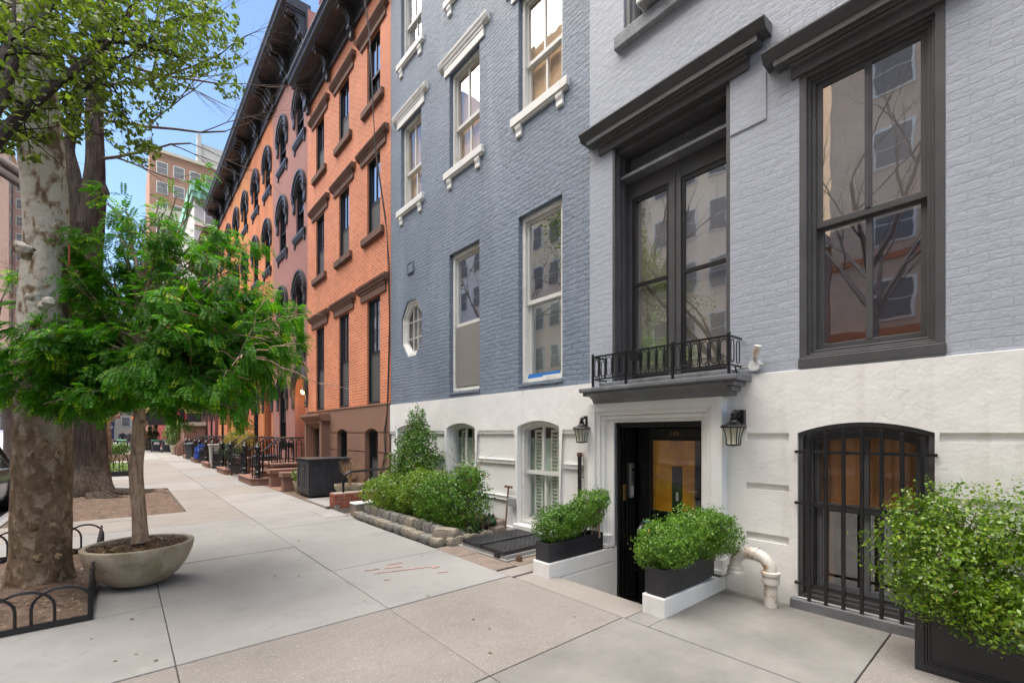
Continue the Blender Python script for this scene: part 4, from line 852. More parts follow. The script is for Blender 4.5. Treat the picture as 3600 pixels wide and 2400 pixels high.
o.build('sash', M['white_sash'], win)
g = MB(); g.face(octo(.11), XF+.11); g.build('pane', M['glass_lo'], win); g = MB(); g.box(XF+.16, XF+.17, oy-.5, oy+.5, oz-.65, oz+.65); g.build('blind', M['greyscreen'], win)
v = MB(); v.ring([(8.25,4.78),(8.50,4.78),(8.50,5.0),(8.25,5.0)], [(8.27,4.80),(8.48,4.80),(8.48,4.98),(8.27,4.98)], XF-.03, XF+.01); v.box(XF-.02, XF+.01, 8.272, 8.478, 4.802, 4.978); v.build('vent_cover', M['blue_brick'], H, bevel=.003)
for a, b in bas:
    win = window(H, XF-.02, a, b, .17, 1.60, .085, .14, rail=.93, gm='glass_lo', back='curtain', backd=.035, cas=.055, st=.03)
    for yy, ww in ((a+.06+(b-a)*.20, .13), (b-.06-(b-a)*.28, .14)):
        g = MB(); g.ring([(yy-.01,.2),(yy+ww+.01,.2),(yy+ww+.01,1.56),(yy-.01,1.56)], [(yy+.012,.25),(yy+ww-.012,.25),(yy+ww-.012,1.52),(yy+.012,1.52)], XF+.20, XF+.225)
        for k in range(24):
            z = .28+k*.052; g.obox((XF+.213, yy+ww/2, z), (.8,0,-.6), (0,1,0), (.6,0,.8), .022, ww/2-.012, .003)
        g.build('louvre_shutter', M['shutter'], win)
    g = MB(); g.box(XF-.07, XF+.08, a-.05, b+.05, .085, .168); g.build('sill', M['white_base'], win, bevel=.012)
# ================================================================== ORANGE BRICK TOWNHOUSE
H = thing('townhouse', (XF, 12.2, 0), 'orange red brick townhouse with brownstone base and chocolate window caps', 'house', 'row houses')
cols = [(9.82,10.55),(11.70,12.43),(13.62,14.35)]; hs = []
rows = [(2.20,4.70),(6.20,8.02),(9.30,10.86)]
for a, b in cols:
    for z0, z1 in rows: hs.append(arch_poly(a,b,z0,z1,0))
w = MB(); w.holes((9.28,15.18,2.19,11.78), hs, XF-.004, .12); shell(w, 9.284, 15.176, -1, 12.4, XF-.004); w.build('wall', M['red_brick'], H)
bas = [(9.87,10.62),(11.76,12.50)]; bh = [arch_poly(a,b,.02,1.535,.09) for a,b in bas]+[arch_poly(13.45,14.30,-.2,1.66,0)]; gr = []
for z0,z1 in ((1.515,1.54),(1.055,1.08),(.58,.605)):
    for a,b in ((9.28,9.865),(10.63,11.755),(12.51,13.0)): gr.append([(a+.001,z0),(b-.001,z0),(b-.001,z1),(a+.001,z1)])
w = MB(); w.holes((9.28,15.18,-.4,2.19), bh+gr, XF-.034, .03)
for g in gr: w.face(g, XF-.005)
w.holes((9.28,15.18,-.4,2.18), bh, XF-.003, .20); w.box(XF-.05, XF+.0, 9.285, 15.175, 2.155, 2.188)
w.build('base_wall', M['brownstone'], H, bevel=.004)
for ci, (a, b) in enumerate(cols):
    for ri, (z0, z1) in enumerate(rows):
        win = window(H, XF, a, b, z0, z1, 0, .09, rail=[3.42,6.98,9.98][ri], fm='black_trim', sm='black_trim', gm='glass_hi', back='blind', lower='greyblind', backd=.05, screen=bool(ri != 2 or ci), cas=.05, st=.04)
        if ri: sill(win, XF-.004, a-.22, b+.22, z0, .16, .08, 'lintelbrown', brk=False)
        lintel(win, XF-.004, a-.47, b+.47, z1, z1+[.36,.32,.30][ri], .12, 'lintelbrown')
for a, b in bas:
    win = window(H, XF-.03, a, b, .02, 1.535, .09, .17, rail=.90, fm='black_trim', sm='black_trim', gm='glass', back='curtain', lower='greyblind', screen=True, backd=.1)
# portal
p = MB(); X = XF-.034
for pr, ya, yb, zt in ((.30,13.10,14.62,1.72),(.25,13.18,14.55,1.72)): pass
for pr, t0, t1, zt in ((.22,.0,.16,1.86),(.17,.16,.23,1.80),(.13,.23,.29,1.745),(.08,.29,.345,1.70)):
    for y0,y1 in ((13.10+t0,13.10+t1),(14.65-t1,14.65-t0)): p.box(X-pr, X+.02, y0, y1, -.1, zt)
    p.box(X-pr, X+.02, 13.10+t1, 14.65-t1, zt-(t1-t0) if t0 else 1.80, zt)
p.prof([(X,1.86),(X-.22,1.86),(X-.23,1.89),(X-.27,1.93),(X-.31,1.97),(X-.33,2.0),(X-.33,2.06),(X,2.09)], 13.02, 14.73)
p.build('portal', M['brownstone'], H, bevel=.006)
p = MB(); p.box(XF-.045, XF-.01, 13.446, 13.98, -.1, 1.655); p.box(XF-.012, XF+.0, 13.44, 14.31, -.1, 1.66); p.build('door', M['black_trim'], H)
def cornice(H, y0, y1, zf, zt, proj, nb, mat='cornice', two=False, X=XF, bh=.62):
    """bracketed cornice: frieze, soffit, stepped crown and scrolled brackets"""
    h = zt-zf; c = MB()
    P = [(X+.1,zf),(X-.06,zf),(X-.075,zf+.03),(X-.075,zf+.09),(X-.05,zf+.11),(X-.05,zt-.30),(X-.09,zt-.27),(X-proj+.16,zt-.27),(X-proj+.15,zt-.20),(X-proj+.07,zt-.18),(X-proj+.05,zt-.12),(X-proj+.01,zt-.06),(X-proj,zt-.04),(X-proj,zt),(X+.1,zt+.05)]
    c.prof(P, y0, y1)
    co = c.build('cornice', M[mat], H)
    for i in range(nb):
        y = y0+.28+(y1-y0-.56)*i/(nb-1)
        for dy in ((-.13,.13) if two else (0,)):
            b = MB(); w = .085 if two else .09
            console(b, y+dy-w, y+dy+w, X-.05, (proj-.22)*.55, zt-.29, bh); b.box(X-proj+.18, X-.05, y+dy-w-.03, y+dy+w+.03, zt-.33, zt-.271); b.box(X-proj+.22, X-.05, y+dy-w*.7, y+dy+w*.7, zt-.42, zt-.331)
            b.box(X-.12, X-.04, y+dy-w*.8, y+dy+w*.8, zt-.29-bh-.13, zt-.29-bh+.02); b.ball((X-.09,y+dy,zt-.29-bh-.14), .06, 8)
            b.build('bracket', M[mat], co, bevel=.006)
    return co
cornice(H, 9.28, 15.18, 11.77, 12.50, .64, 4, bh=.58)
t = thing('hanging_cable', (XF-.15, 9.5, 2), 'pair of thin cables hanging down the orange brick front', 'cable')
c = MB(); c.tube([(XF-.55,9.85,12.45),(XF-.3,9.72,10.5),(XF-.22,9.62,8),(XF-.06,9.42,6.3),(XF-.02,9.32,5.2),(XF-.02,9.30,3.5),(XF-.04,9.33,2.3),(XF-.06,9.42,1.6),(XF-.06,9.40,1.0),(XF-.06,9.75,.5)], .011, 4); c.build('cable', M['cable'], t)
c = MB(); c.tube([(XF-.5,10.0,12.45),(XF-.28,9.80,10.5),(XF-.20,9.64,7.8),(XF-.05,9.36,5.9),(XF-.02,9.315,4.0),(XF-.05,9.36,2.0),(XF-.06,9.50,1.5),(XF-.06,9.44,1.1),(XF-.06,9.7,.45)], .010, 4); c.build('cable', M['cable'], t)
# ================================================================== ROW OF ARCHED HOUSES
HW = 4.43
def arched(i, y0):
    mats = ['mauve_brick','orange_brick','amber_brick','orange_brick','rose_brick','mauve_brick']
    low = i >= 4; ztop = 15.15 if not low else 14.0
    labels = ['mauve painted house with black arched window hoods, nearest of the arched row','bright orange painted house with black arched hoods, directly beside the mauve one','amber orange painted house with arched hoods, third of the arched row','orange painted house with arched hoods, last under the tall black cornice','dull rose painted house beyond the orange ones, under a lower brown cornice','mauve rose painted house at the far end of the arched row']
    H = thing('arched_townhouse', (XF, y0+HW/2, 0), labels[i], 'house', 'arched row houses')
    cy = [(y0+.41,y0+1.27),(y0+2.53,y0+3.43)]
    rows = [(4.22,6.20,.42),(8.15,9.50,.42),(11.35,12.42,.42)]
    hs = [arch_poly(a,b,z0,zs,r*(b-a)/.86,10) for a,b in cy for z0,zs,r in rows]
    dh = arch_poly(y0+.22,y0+1.40,.55,2.88,.50,10); gh = arch_poly(cy[1][0],cy[1][1],.9,2.88,.40,10)
    zf = ztop-1.10
    w = MB(); w.holes((y0,y0+HW,0,zf), hs+[dh,gh], XF, .14); shell(w, y0+.004, y0+HW-.004, -.5, ztop-.1, XF); w.build('wall', M[mats[i]], H)
    for a, b in cy:
        for z0, zs, r in rows:
            win = window(H, XF, a, b, z0, zs, r*(b-a)/.86, .085, rail=(z0+zs)/2+.1, fm='black_trim', sm='black_trim', gm='glass', back='room', backd=.05, mull=False, cas=.07)
            hood(win, a, b, zs); s = MB(); s.box(XF-.085, XF+.06, a-.24, b+.24, z0-.10, z0); s.box(XF-.065, XF+.05, a-.21, b+.21, z0-.17, z0-.10); s.box(XF-.045, XF+.05, a-.19, b+.19, z0-.22, z0-.17)
            s.prof([(XF,z0-.22),(XF-.045,z0-.22),(XF-.04,z0-.34),(XF,z0-.38)], a-.18, a-.06); s.prof([(XF,z0-.22),(XF-.045,z0-.22),(XF-.04,z0-.34),(XF,z0-.38)], b+.06, b+.18); s.build('sill', M['cornice'], win)
    win = window(H, XF, cy[1][0], cy[1][1], 0.9, 2.88, .40, .085, rail=1.95, fm='black_trim', sm='black_trim', gm='glass', back='room', backd=.05, mull=False, cas=.07); hood(win, *cy[1], 2.88)
    d = MB(); d.box(XF+.42, XF+.46, y0+.15, y0+1.46, .5, 3.4); d.box(XF+.40, XF+.42, y0+.3, y0+.76, .7, 1.5); d.box(XF+.40, XF+.42, y0+.86, y0+1.32, .7, 1.5); d.box(XF+.40, XF+.42, y0+.3, y0+.76, 1.7, 2.7); d.box(XF+.40, XF+.42, y0+.86, y0+1.32, 1.7, 2.7)
    dd = d.build('door', M['black_trim'], H); hood(dd, y0+.22, y0+1.40, 2.88)
    jb = MB(); jb.holes((y0+.0,y0+1.6,.4,3.6), [dh], XF+.145, .28); jb.build('door_recess', M['rust_brick' if i in (1,2,3) else mats[i]], H)
    cornice(H, y0+(0 if i else .02), y0+HW-.0, zf, ztop, .80, 3, 'cornice' if not low else 'lintelbrown', True, bh=.72)
    return H
def hood(win, a, b, zs, rings=((-.01,.08,.035),(.08,.22,.07),(.22,.29,.105))):
    w = (b-a)/2; c = (a+b)/2; m = MB(); n = 14
    for r0, r1, pr in rings:
        P = lambda r: [(c-(w+r)*math.cos(math.pi*k/n), zs+(w+r)*math.sin(math.pi*k/n)) for k in range(n+1)]
        po, pi = P(r1), P(r0); V = [(XF-pr,y,z) for y,z in po]+[(XF-pr,y,z) for y,z in pi]+[(XF+.03,y,z) for y,z in po]+[(XF+.03,y,z) for y,z in pi]; N = n+1
        m.add(V, [(k,k+1,N+k+1,N+k) for k in range(n)]+[(k,2*N+k,2*N+k+1,k+1) for k in range(n)]+[(N+k,N+k+1,3*N+k+1,3*N+k) for k in range(n)]+[(0,N,3*N,2*N),(n,2*N+n,3*N+n,N+n)])
    for k in range(9):                              # row of beads inside the arch
        a_ = math.pi*(k+1)/10; m.ball((XF-.10, c-(w+.10)*math.cos(a_), zs+(w+.10)*math.sin(a_)), .028, 6)
    h = m.build('window_hood', M['cornice'], win)
    for y in (a-.16, b+.16):
        m = MB(); console(m, y-.095, y+.095, XF, .105, zs+.02, .50); m.box(XF-.115, XF, y-.125, y+.125, zs+.021, zs+.065); m.ball((XF-.045,y,zs-.50), .045, 7); m.build('hood_bracket', M['cornice'], win)
Y0 = 15.185
for i in range(6): arched(i, Y0+HW*i)
c = MB(); c.box(XF+.6, XF+1.2, 15.2, 15.8, 14.4, 16.0); c.box(XF+.55, XF+1.25, 15.15, 15.85, 16.0, 16.1); tag(c.build('chimney', M['crimson_brick']), 'red brick chimney standing behind the black cornices', 'chimney')
# lit porch lamp at the mauve house door
t = thing('porch_lamp', (XF-.1, 15.5, 2.7), 'lit amber porch lamp at the mauve house door arch', 'lantern')
b = MB(); b.ball((XF-.02,15.62,2.86), .06, 10, sz=1.3); b.build('bulb', M['lit'], t); b = MB(); b.lathe([(0,.17),(.02,.15),(.10,.08),(.085,.07)], (XF-.02,15.62,2.83), 8); b.lathe([(.05,-.10),(.07,-.085),(.0,-.08)], (XF-.02,15.62,2.83), 8); b.tube([(XF+.1,15.42,2.95),(XF+.0,15.55,3.02),(XF-.02,15.62,3.0)], .012, 5); b.build('lamp_frame', M['black_iron'], t)
lp = bpy.data.lights.new('porch_light', 'POINT'); lp.energy = 6; lp.color = (1,.55,.18); lp.shadow_soft_size = .06; lo = bpy.data.objects.new('porch_light', lp); COL.objects.link(lo); lo.location = (XF-.12, 15.62, 2.80)
# ------------------------------------------------------------------ stoops
def stoop(y0, label, first):
    """door axis at y0+.82: two bullnosed steps, landing, cast iron railings"""
    c = y0+.62; t = thing('stoop', (3.6, c, 0), label, 'stoop', 'brownstone stoops with iron railings')
    s = MB()
    def nose(x0, x1, ya, yb, z0, z1):
        r = .18; P = [(x1,ya),(x0+r,ya),(x0+.05,ya+.06),(x0,ya+r),(x0,yb-r),(x0+.05,yb-.06),(x0+r,yb),(x1,yb)]
        s.plan(P, z0, z1-.05); Q = [(x+(-.02 if x < x1 else 0), y+(-.02 if y < c else .02)) for x,y in P]; s.plan(Q, z1-.05, z1)
    nose(2.80, 3.30, c-1.10, c+1.05, -.02, .21); nose(3.12, 3.7, c-.78, c+.80, .20, .40); s.build('step', M['brownstep'], t, bevel=.012)
    s = MB(); s.box(3.42, 4.46, c-.92, c+.92, -.02, .52); s.box(3.38, 4.46, c-.96, c+.96, .52, .60); s.build('landing', M['brownstep'], t, bevel=.015)
    for sy in (-1, 1):
        y = c+sy*.86; yn = c+sy*.93; r = MB()
        r.lathe([(.10,.21),(.10,.25),(.075,.27),(.075,.36),(.10,.38),(.07,.42),(.09,.52),(.06,.60),(.075,.62),(.062,.64),(.062,.86),(.08,.88),(.11,.92),(.11,.945),(.06,.96),(.05,.99),(.09,1.02),(.105,1.07),(.09,1.12),(.05,1.15),(.035,1.17),(.045,1.185),(.02,1.21),(.0,1.24)], (2.99,yn,0), 12)
        nw = r.build('newel_post', M['black_iron'], t, smooth=True)
        r = MB(); r.tube([(2.97,yn,.945),(3.10,yn,.96),(3.30,y,1.12),(3.58,y,1.365),(4.46,y,1.37)], .026, 6); r.tube([(3.42,y,.66),(4.46,y,.66)], .014, 5)
        hrl = r.build('handrail', M['black_iron'], t, smooth=True)
        r = MB()
        xs = [3.22,3.45,3.68,3.91,4.14,4.37]
        for k, x in enumerate(xs):
            zt = 1.33 if x > 3.55 else 1.06+(x-3.22)*.9; zb = .62 if x > 3.4 else .42; w = .078
            r.tube([(x-w,y,zb),(x-w,y,zt-.11),(x-w*.7,y,zt-.04),(x,y,zt-.01),(x+w*.7,y,zt-.04),(x+w,y,zt-.11),(x+w,y,zb)], .017, 6)
            r.tube([(x-w,y,zb+.06),(x-.03,y,zb+.0),(x,y,zb+.04),(x+.03,y,zb),(x+w,y,zb+.06)], .012, 5); r.tube([(x-w,y,zt-.12),(x-.035,y,zt-.16),(x,y,zt-.11),(x+.035,y,zt-.16),(x+w,y,zt-.12)], .011, 5); r.ball((x,y,zt-.17), .02, 6)
            if abs(x-3.22) < .01:
                for xx in (2.84,): pass
        # returns of the panels round the newel
        for dx, dy in ((-.14,0),(.12,0),(0,sy*.13)):
            x, yy = 2.99+dx, yn+dy; r.tube([(x,yy,.22),(x,yy,.84),(x*.5+2.99*.5,yy*.5+yn*.5,.92)], .018, 6); r.tube([(x,yy,.30),(2.99,yn,.27)], .012, 5)
        r.build('baluster_panel', M['black_iron'], t, smooth=True)
    return t
sl = ['brownstone stoop with iron railings at the mauve house, nearest of the row','brownstone stoop with iron railings before the bright orange house','brownstone stoop with iron railings before the amber house','iron railed stoop before the last house with the black cornice','iron railed stoop before the rose house','last iron railed stoop, next to the brownstone platform']
s0 = stoop(Y0, sl[0], True)
for i in range(1, 5):
    c = copy_tree(s0); c.location.y += HW*i; c['label'] = sl[i]
# small area fences between the stoops
def areafence(y0, label):
    t = thing('area_fence', (2.95, y0, 0), label, 'fence', 'low iron area fences')
    r = MB()
    r.tube([(2.95,y0,.78),(2.95,y0+1.75,.78)], .018, 6); r.tube([(2.95,y0,.12),(2.95,y0+1.75,.12)], .016, 6); r.tube([(2.95,y0,.68),(2.95,y0+1.75,.68)], .010, 5)
    r.build('rails', M['black_iron'], t)
    r = MB()
    for k in range(12):
        y = y0+.07+k*.147; r.tube([(2.95,y,.12),(2.95,y,.68)], .011, 5); r.ball((2.95,y,.30), .026, 6, sz=2.2); r.ball((2.95,y,.73), .024, 6)
    r.build('balusters', M['black_iron'], t)
    for y in (y0,y0+1.75): r = MB(); r.tube([(2.95,y,0),(2.95,y,.86)], .028, 6); r.ball((2.95,y,.89), .035, 7); r.build('post', M['black_iron'], t)
    return t
f0 = areafence(Y0+1.85, 'low iron area fence between the mauve and bright orange stoops')
fl = ['low iron area fence between the bright orange and amber stoops','low iron area fence between the amber stoop and the next orange one','low iron area fence between the far orange and rose stoops']
for i in range(1, 4):
    c = copy_tree(f0); c.location.y += HW*i; c['label'] = fl[i-1]
# low brownstone walls in front of the orange house's portal
for y0, nm, lb in ((14.12,14.40,'low capped brownstone wall beside the nearest iron railed stoop'),(12.80,13.05,'low capped brownstone wall next to the black cabinet')):
    t = thing('low_wall', (3.8, y0, 0), lb, 'wall', 'low brownstone walls'); b = MB(); b.box(3.17, 4.42, y0, nm, 0, .36); b.build('wall_body', M['brownstep'], t, bevel=.01); b = MB(); b.box(3.12, 4.42, y0-.05, nm+.05, .36, .49); b.build('wall_cap', M['brownstep'], t, bevel=.015)
# ================================================================== FORECOURT THINGS
# black cabinet
t = thing('storage_cabinet', (3.7, 11.45, 0), 'black wooden storage cabinet with panelled doors on the pavement edge', 'cabinet')
x0, x1, y0, y1 = 3.27, 4.22, 11.0, 11.95
b = MB(); b.box(x0+.02, x1, y0+.02, y1-.02, .04, .88)
for k in range(6): xx = x0+.10+k*.15; b.box(xx, xx+.138, y0+.008, y0+.02, .14, .80)
b.box(x0+.02, x1, y0, y0+.02, .80, .88); b.box(x0+.02, x1, y0, y0+.02, .04, .14); b.box(x0+.02, x0+.10, y0, y0+.02, .14, .80); b.box(x1-.06, x1, y0, y0+.02, .14, .80)
for x in (x0+.05,x1-.08):
    for y in (y0+.04,y1-.1): b.box(x, x+.06, y, y+.06, 0, .04)
b.build('body', M['black_wood'], t, bevel=.006)
b = MB(); b.box(x0-.03, x1+.03, y0-.04, y1+.03, .88, .915); b.build('top', M['black_wood'], t, bevel=.006)
for ya, yb in ((y0+.02,y0+.47),(y0+.48,y1-.02)):
    b = MB(); b.ring([(ya,.10),(yb,.10),(yb,.86),(ya,.86)], [(ya+.08,.20),(yb-.08,.20),(yb-.08,.78),(ya+.08,.78)], x0-.006, x0+.019); b.box(x0+.006, x0+.0195, ya+.08, yb-.08, .2, .78); b.box(x0+.002, x0+.01, (ya+yb)/2-.004, (ya+yb)/2+.004, .2, .78); d = b.build('door', M['black_wood'], t, bevel=.004)
b = MB(); b.box(x0-.03, x0-.006, y0+.44, y0+.46, .66, .675); b.build('handle', M['steel'], d)
# brick wall stub, bent rails, dry shrub in a bowl
t = thing('brick_wall_stub', (3.7, 9.3, 0), 'low weathered brick wall stub carrying a bowl and a bent rail', 'wall')
b = MB(); b.box(3.215, 4.42, 9.145, 9.435, -.3, .30); b.build('core', M['mortar'], t, bevel=.01)
b = MB(); rr = random.Random(3)
for r in range(4):
    z = .005+r*.075
    x = 3.20+(.0 if r%2 else -.1)
    while x < 4.4:
        xa, xb = max(x,3.20), min(x+.20,4.42)
        if xb-xa > .03 and not (r == 0 and rr.random() < .5): b.box(xa, xb-.012, 9.13+rr.uniform(0,.006), 9.2, z, z+.063)
        x += .205
    b.box(3.195+rr.uniform(0,.006), 3.3, 9.13 if r%2 else 9.24, 9.225 if r%2 else 9.44, z, z+.063)
    if r%2: b.box(3.197, 3.3, 9.24, 9.44, z, z+.063)
b.build('bricks', M['redbrick'], t, bevel=.006)
def bent_rail(y, zb, label):
    t = thing('bent_rail', (3.35, y, zb), label, 'handrail', 'bent pipe rails'); b = MB()
    pth = [(3.42,y,zb),(3.42,y,zb+.22)]+[(3.62-.20*math.cos(a), y, zb+.22+.20*math.sin(a)) for a in (.35,.7,1.05,1.4)]+[(3.68,y,zb+.42),(4.45,y,zb+.44)]
    b.tube(pth, .026, 9); b.build('pipe', M['black_iron'], t, smooth=True)
bent_rail(9.27, .30, 'bent black pipe rail standing on the brick wall stub'); bent_rail(8.24, .21, 'bent black pipe rail standing on the end stone by the bushes')
t = thing('bowl_pot', (3.72, 9.55, .0), 'shallow pale stone bowl pot behind the brick wall stub', 'pot')
b = MB(); b.lathe([(.10,.0),(.14,.06),(.13,.16),(.22,.22),(.30,.33),(.315,.41),(.285,.41),(.27,.36),(0,.36)], (3.72,9.72,0), 24); b.build('bowl', M['bowl'], t, smooth=True); b = MB(); b.lathe([(.272,.368),(0,.385)], (3.72,9.72,0), 20); b.build('soil', M['mulch'], t)
t = thing('dry_shrub', (3.72, 9.72, .38), 'bare dry straw coloured shrub growing in the pale bowl pot', 'shrub')
b = MB()
for k in range(14): twigs(b, (3.72+rnd.uniform(-.02,.02),9.72+rnd.uniform(-.02,.02),.40+rnd.random()*.1), (rnd.uniform(-.8,.8),rnd.uniform(-.8,.8),1.1), .27, .010, 3, .75, 3, 4, .25, None, 4, .62)
b.build('branches', M['twig2'], t); b = MB(); b.tube([(3.72,9.72,.36),(3.73,9.71,.46),(3.72,9.72,.56)], [.03,.024,.02], 7); b.build('stem', M['twig2'], t)
t = thing('garden_tap', (4.2, 9.9, .0), 'rusty garden tap standing before the orange house base', 'tap'); b = MB(); b.tube([(4.3,10.05,0),(4.3,10.05,.42),(4.3,10.05,.44),(4.15,9.98,.44)], .014, 6); b.build('pipe', M['rust'], t); b = MB(); b.tube([(4.15,9.95,.47),(4.15,10.02,.47)], .018, 6); b.tube([(4.15,9.98,.44),(4.11,9.97,.40)], .013, 6); b.build('valve', M['rust'], t)
t = thing('clay_pot', (3.45, 12.3, 0), 'clay coloured pot leaning beside the black cabinet', 'pot'); b = MB(); b.lathe([(.08,0),(.13,.12),(.16,.26),(.17,.30),(.145,.30),(.13,.26),(0,.25)], (3.42,12.25,0), 16); b.build('pot_body', M['bowl'], t, smooth=True)
shrub('potted_plant', (3.42,12.25,.26), [(3.38,12.25,.42,.17,.22,.20)], 260, .085, 'vari', 'leafy variegated plant in the clay pot by the cabinet', 'plant', stems=5, asp=.4, droop=.4)
# edged planting bed
t = thing('planting_bed', (3.8, 6.6, 0), 'planting bed edged with two rows of granite cobbles', 'planting bed')
V = []; nx, ny = 10, 24
for j in range(ny+1):
    for i in range(nx+1):
        x = 3.38+1.07*i/nx; y = 5.32+2.78*j/ny; V.append((x,y,.10+.09*(i/nx)+.03*noise.noise(Vector((x*4,y*4,1)))))
b = MB(); b.add(V, [(j*(nx+1)+i, j*(nx+1)+i+1, (j+1)*(nx+1)+i+1, (j+1)*(nx+1)+i) for j in range(ny) for i in range(nx)]); b.build('soil', M['soil'], t, smooth=True, recalc=False)
def stone(c, hx, hy, hz, seed, m, yaw=0, name='stone'):
    b = MB(); n = 4; bm = bmesh.new(); bmesh.ops.create_cube(bm, size=2); bmesh.ops.subdivide_edges(bm, edges=bm.edges, cuts=3, use_grid_fill=True)
    ca, sa = math.cos(yaw), math.sin(yaw)
    for v in bm.verts:
        p = v.co; q = Vector((abs(p.x),abs(p.y),abs(p.z))); k = 1-.16*max(0,(q.x**4+q.y**4+q.z**4)-1.2)/1.8
        w = 1+.10*noise.noise(p*1.4+Vector((seed*3.3,seed,0)))+.05*noise.noise(p*4+Vector((seed,0,seed)))
        p *= k*w; x, y = p.x*hx, p.y*hy; v.co = Vector((c[0]+x*ca-y*sa, c[1]+x*sa+y*ca, c[2]+p.z*hz))
    b.v = [tuple(v.co) for v in bm.verts]; bm.verts.index_update(); b.f = [[v.index for v in f.verts] for f in bm.faces]; b.m = [0]*len(b.f); bm.free()
    o = b.build(name, M[m], t, smooth=True); return o
y = 5.20; k = 0
while y < 8.0:
    L = rnd.uniform(.20,.30); stone((3.23+rnd.uniform(-.012,.012), y+L/2, .03), .075, L/2-.006, .062, k, rnd.choice(['cobble','cobble','cobble2'])); y += L; k += 1
y = 5.45
while y < 8.1:
    L = rnd.uniform(.21,.30); stone((3.40+rnd.uniform(-.015,.015), y+L/2, .10), .075, L/2-.006, .105, k, rnd.choice(['cobble','cobble','cobble2']), rnd.uniform(-.06,.06)); y += L; k += 1
stone((3.37,5.30,.125), .10, .17, .085, 40, 'cobble2', .5)
for x in (3.42,3.68,3.93): stone((x,5.17,.035), .12, .08, .075, 50+x, 'cobble2', .05)
stone((3.66,5.32,.11), .13, .09, .03, 61, 'cobble', .3); stone((4.2,5.22,.05), .12, .09, .08, 63, 'slate', .3); stone((4.32,5.36,.10), .10, .09, .09, 64, 'slate', .2)
b = MB(); b.box(3.20, 3.62, 8.06, 8.33, -.02, .205); b.build('end_stone', M['slate'], t, bevel=.015); b = MB(); b.box(3.19, 3.63, 8.05, 8.34, .205, .235); b.build('end_stone_cap', M['white_base'], t, bevel=.01)
shrub('conical_shrub', (4.10,7.25,.15), [(3.98,7.3,.5,.46,.66,.46),(4.0,7.33,.9,.42,.58,.44),(4.02,7.33,1.25,.32,.44,.42),(4.05,7.33,1.6,.18,.24,.36)], 19000, .042, 'yew', 'tall conical evergreen shrub against the white base of the blue house', 'shrub', stems=8, rough=.16, sprigs=60, zmin=.15)
bl = 'low bushes in the cobbled bed'
shrub('bush', (3.66,7.62,.12), [(3.62,7.66,.46,.38,.48,.32),(3.60,7.35,.46,.34,.42,.32)], 11500, .034, 'box3', 'bright green bush beside the bent rail, leftmost in the cobbled bed', 'bush', bl, zmin=.16, stems=16, sprigs=30, twig='twig2')
shrub('bush', (3.72,6.65,.12), [(3.68,6.8,.52,.40,.52,.37),(3.70,6.4,.53,.38,.48,.37)], 12500, .034, 'box3', 'bright green bush in the middle of the cobbled bed, below the conical shrub', 'bush', bl, zmin=.17, stems=16, sprigs=30, twig='twig2')
shrub('bush', (3.74,5.72,.12), [(3.68,5.82,.53,.43,.48,.41),(3.76,5.50,.50,.40,.40,.40),(3.84,5.40,.86,.22,.24,.2)], 15000, .034, 'box', 'dark green bush nearest the cellar hatch in the cobbled bed', 'bush', bl, zmin=.14, stems=14, sprigs=55, twig='twig2')
t = thing('bare_twig_bush', (3.95,6.5,.2), 'leafless straw coloured twigs arching over the green bushes', 'twigs')
b = MB()
for k in range(26): 
    p = Vector((3.9+rnd.uniform(-.1,.15), 6.3+rnd.uniform(-.5,.5), .6)); d = Vector((rnd.uniform(-.5,.3), rnd.uniform(-1,1), rnd.uniform(.4,1.2))).normalized(); path = [p.copy()]; L = rnd.uniform(.35,.75)
    for i in range(7): d = (d+Vector((0,0,-.16))+Vector((rnd.uniform(-.1,.1),rnd.uniform(-.1,.1),0))).normalized(); p = p+d*L/7; path.append(p.copy())
    b.tube(path, [.0045-.0004*i for i in range(8)], 4)
for k in range(6):
    p = Vector((3.85, 5.5+rnd.uniform(-.1,.1), .8)); d = Vector((rnd.uniform(-.2,.3), rnd.uniform(-1,.3), rnd.uniform(.6,1.0))).normalized(); path = [p.copy()]
    for i in range(7): d = (d+Vector((0,-.03,-.2))).normalized(); p = p+d*.08; path.append(p.copy())
    b.tube(path, .0035, 4)
b.build('branches', M['twig2'], t)
shrub('ivy', (3.80,5.22,.05), [(3.85,5.25,.10,.22,.12,.10),(4.1,5.3,.16,.14,.1,.12)], 260, .062, 'ivy', 'dark ivy trailing over the bed edge by the hatch', 'ivy', stems=5, asp=.8)
# cellar hatch
t = thing('cellar_hatch', (3.95,4.55,0), 'pair of black diamond plate cellar doors set in concrete', 'hatch')
b = MB(); b.box(3.43, 4.42, 4.09, 5.0, .0, .055); b.build('curb', M['greymetal'], t)
for ya, yb, z in ((4.12,4.555,.06),(4.575,4.985,.06)):
    b = MB(); b.box(3.42, 4.40, ya, yb, z, z+.045); d = b.build('hatch_leaf', M['planter'], t, bevel=.004)
    s = MB()
    for i in range(24):
        for j in range(10):
            x = 3.45+i*.040; y = ya+.03+j*.041; a = .7 if (i+j)%2 else -.7; s.obox((x,y,z+.0465), (math.cos(a),math.sin(a),0), (-math.sin(a),math.cos(a),0), (0,0,1), .014, .004, .0022)
    s.build('tread_pattern', M['planter'], d)
b = MB(); b.box(3.405, 4.41, 4.545, 4.60, .106, .122); b.build('centre_bar', M['planter'], t); b = MB(); b.tube([(3.55,4.0,.0),(3.55,4.0,.05)], .04, 6); b.tube([(3.55,4.0,.05),(3.55,4.0,.07)], .022, 6); b.build('anchor_bolt', M['rust'], t)
b = MB(); b.box(3.41, 3.425, 4.2, 4.3, .01, .05); b.build('hinge', M['black_iron'], t)
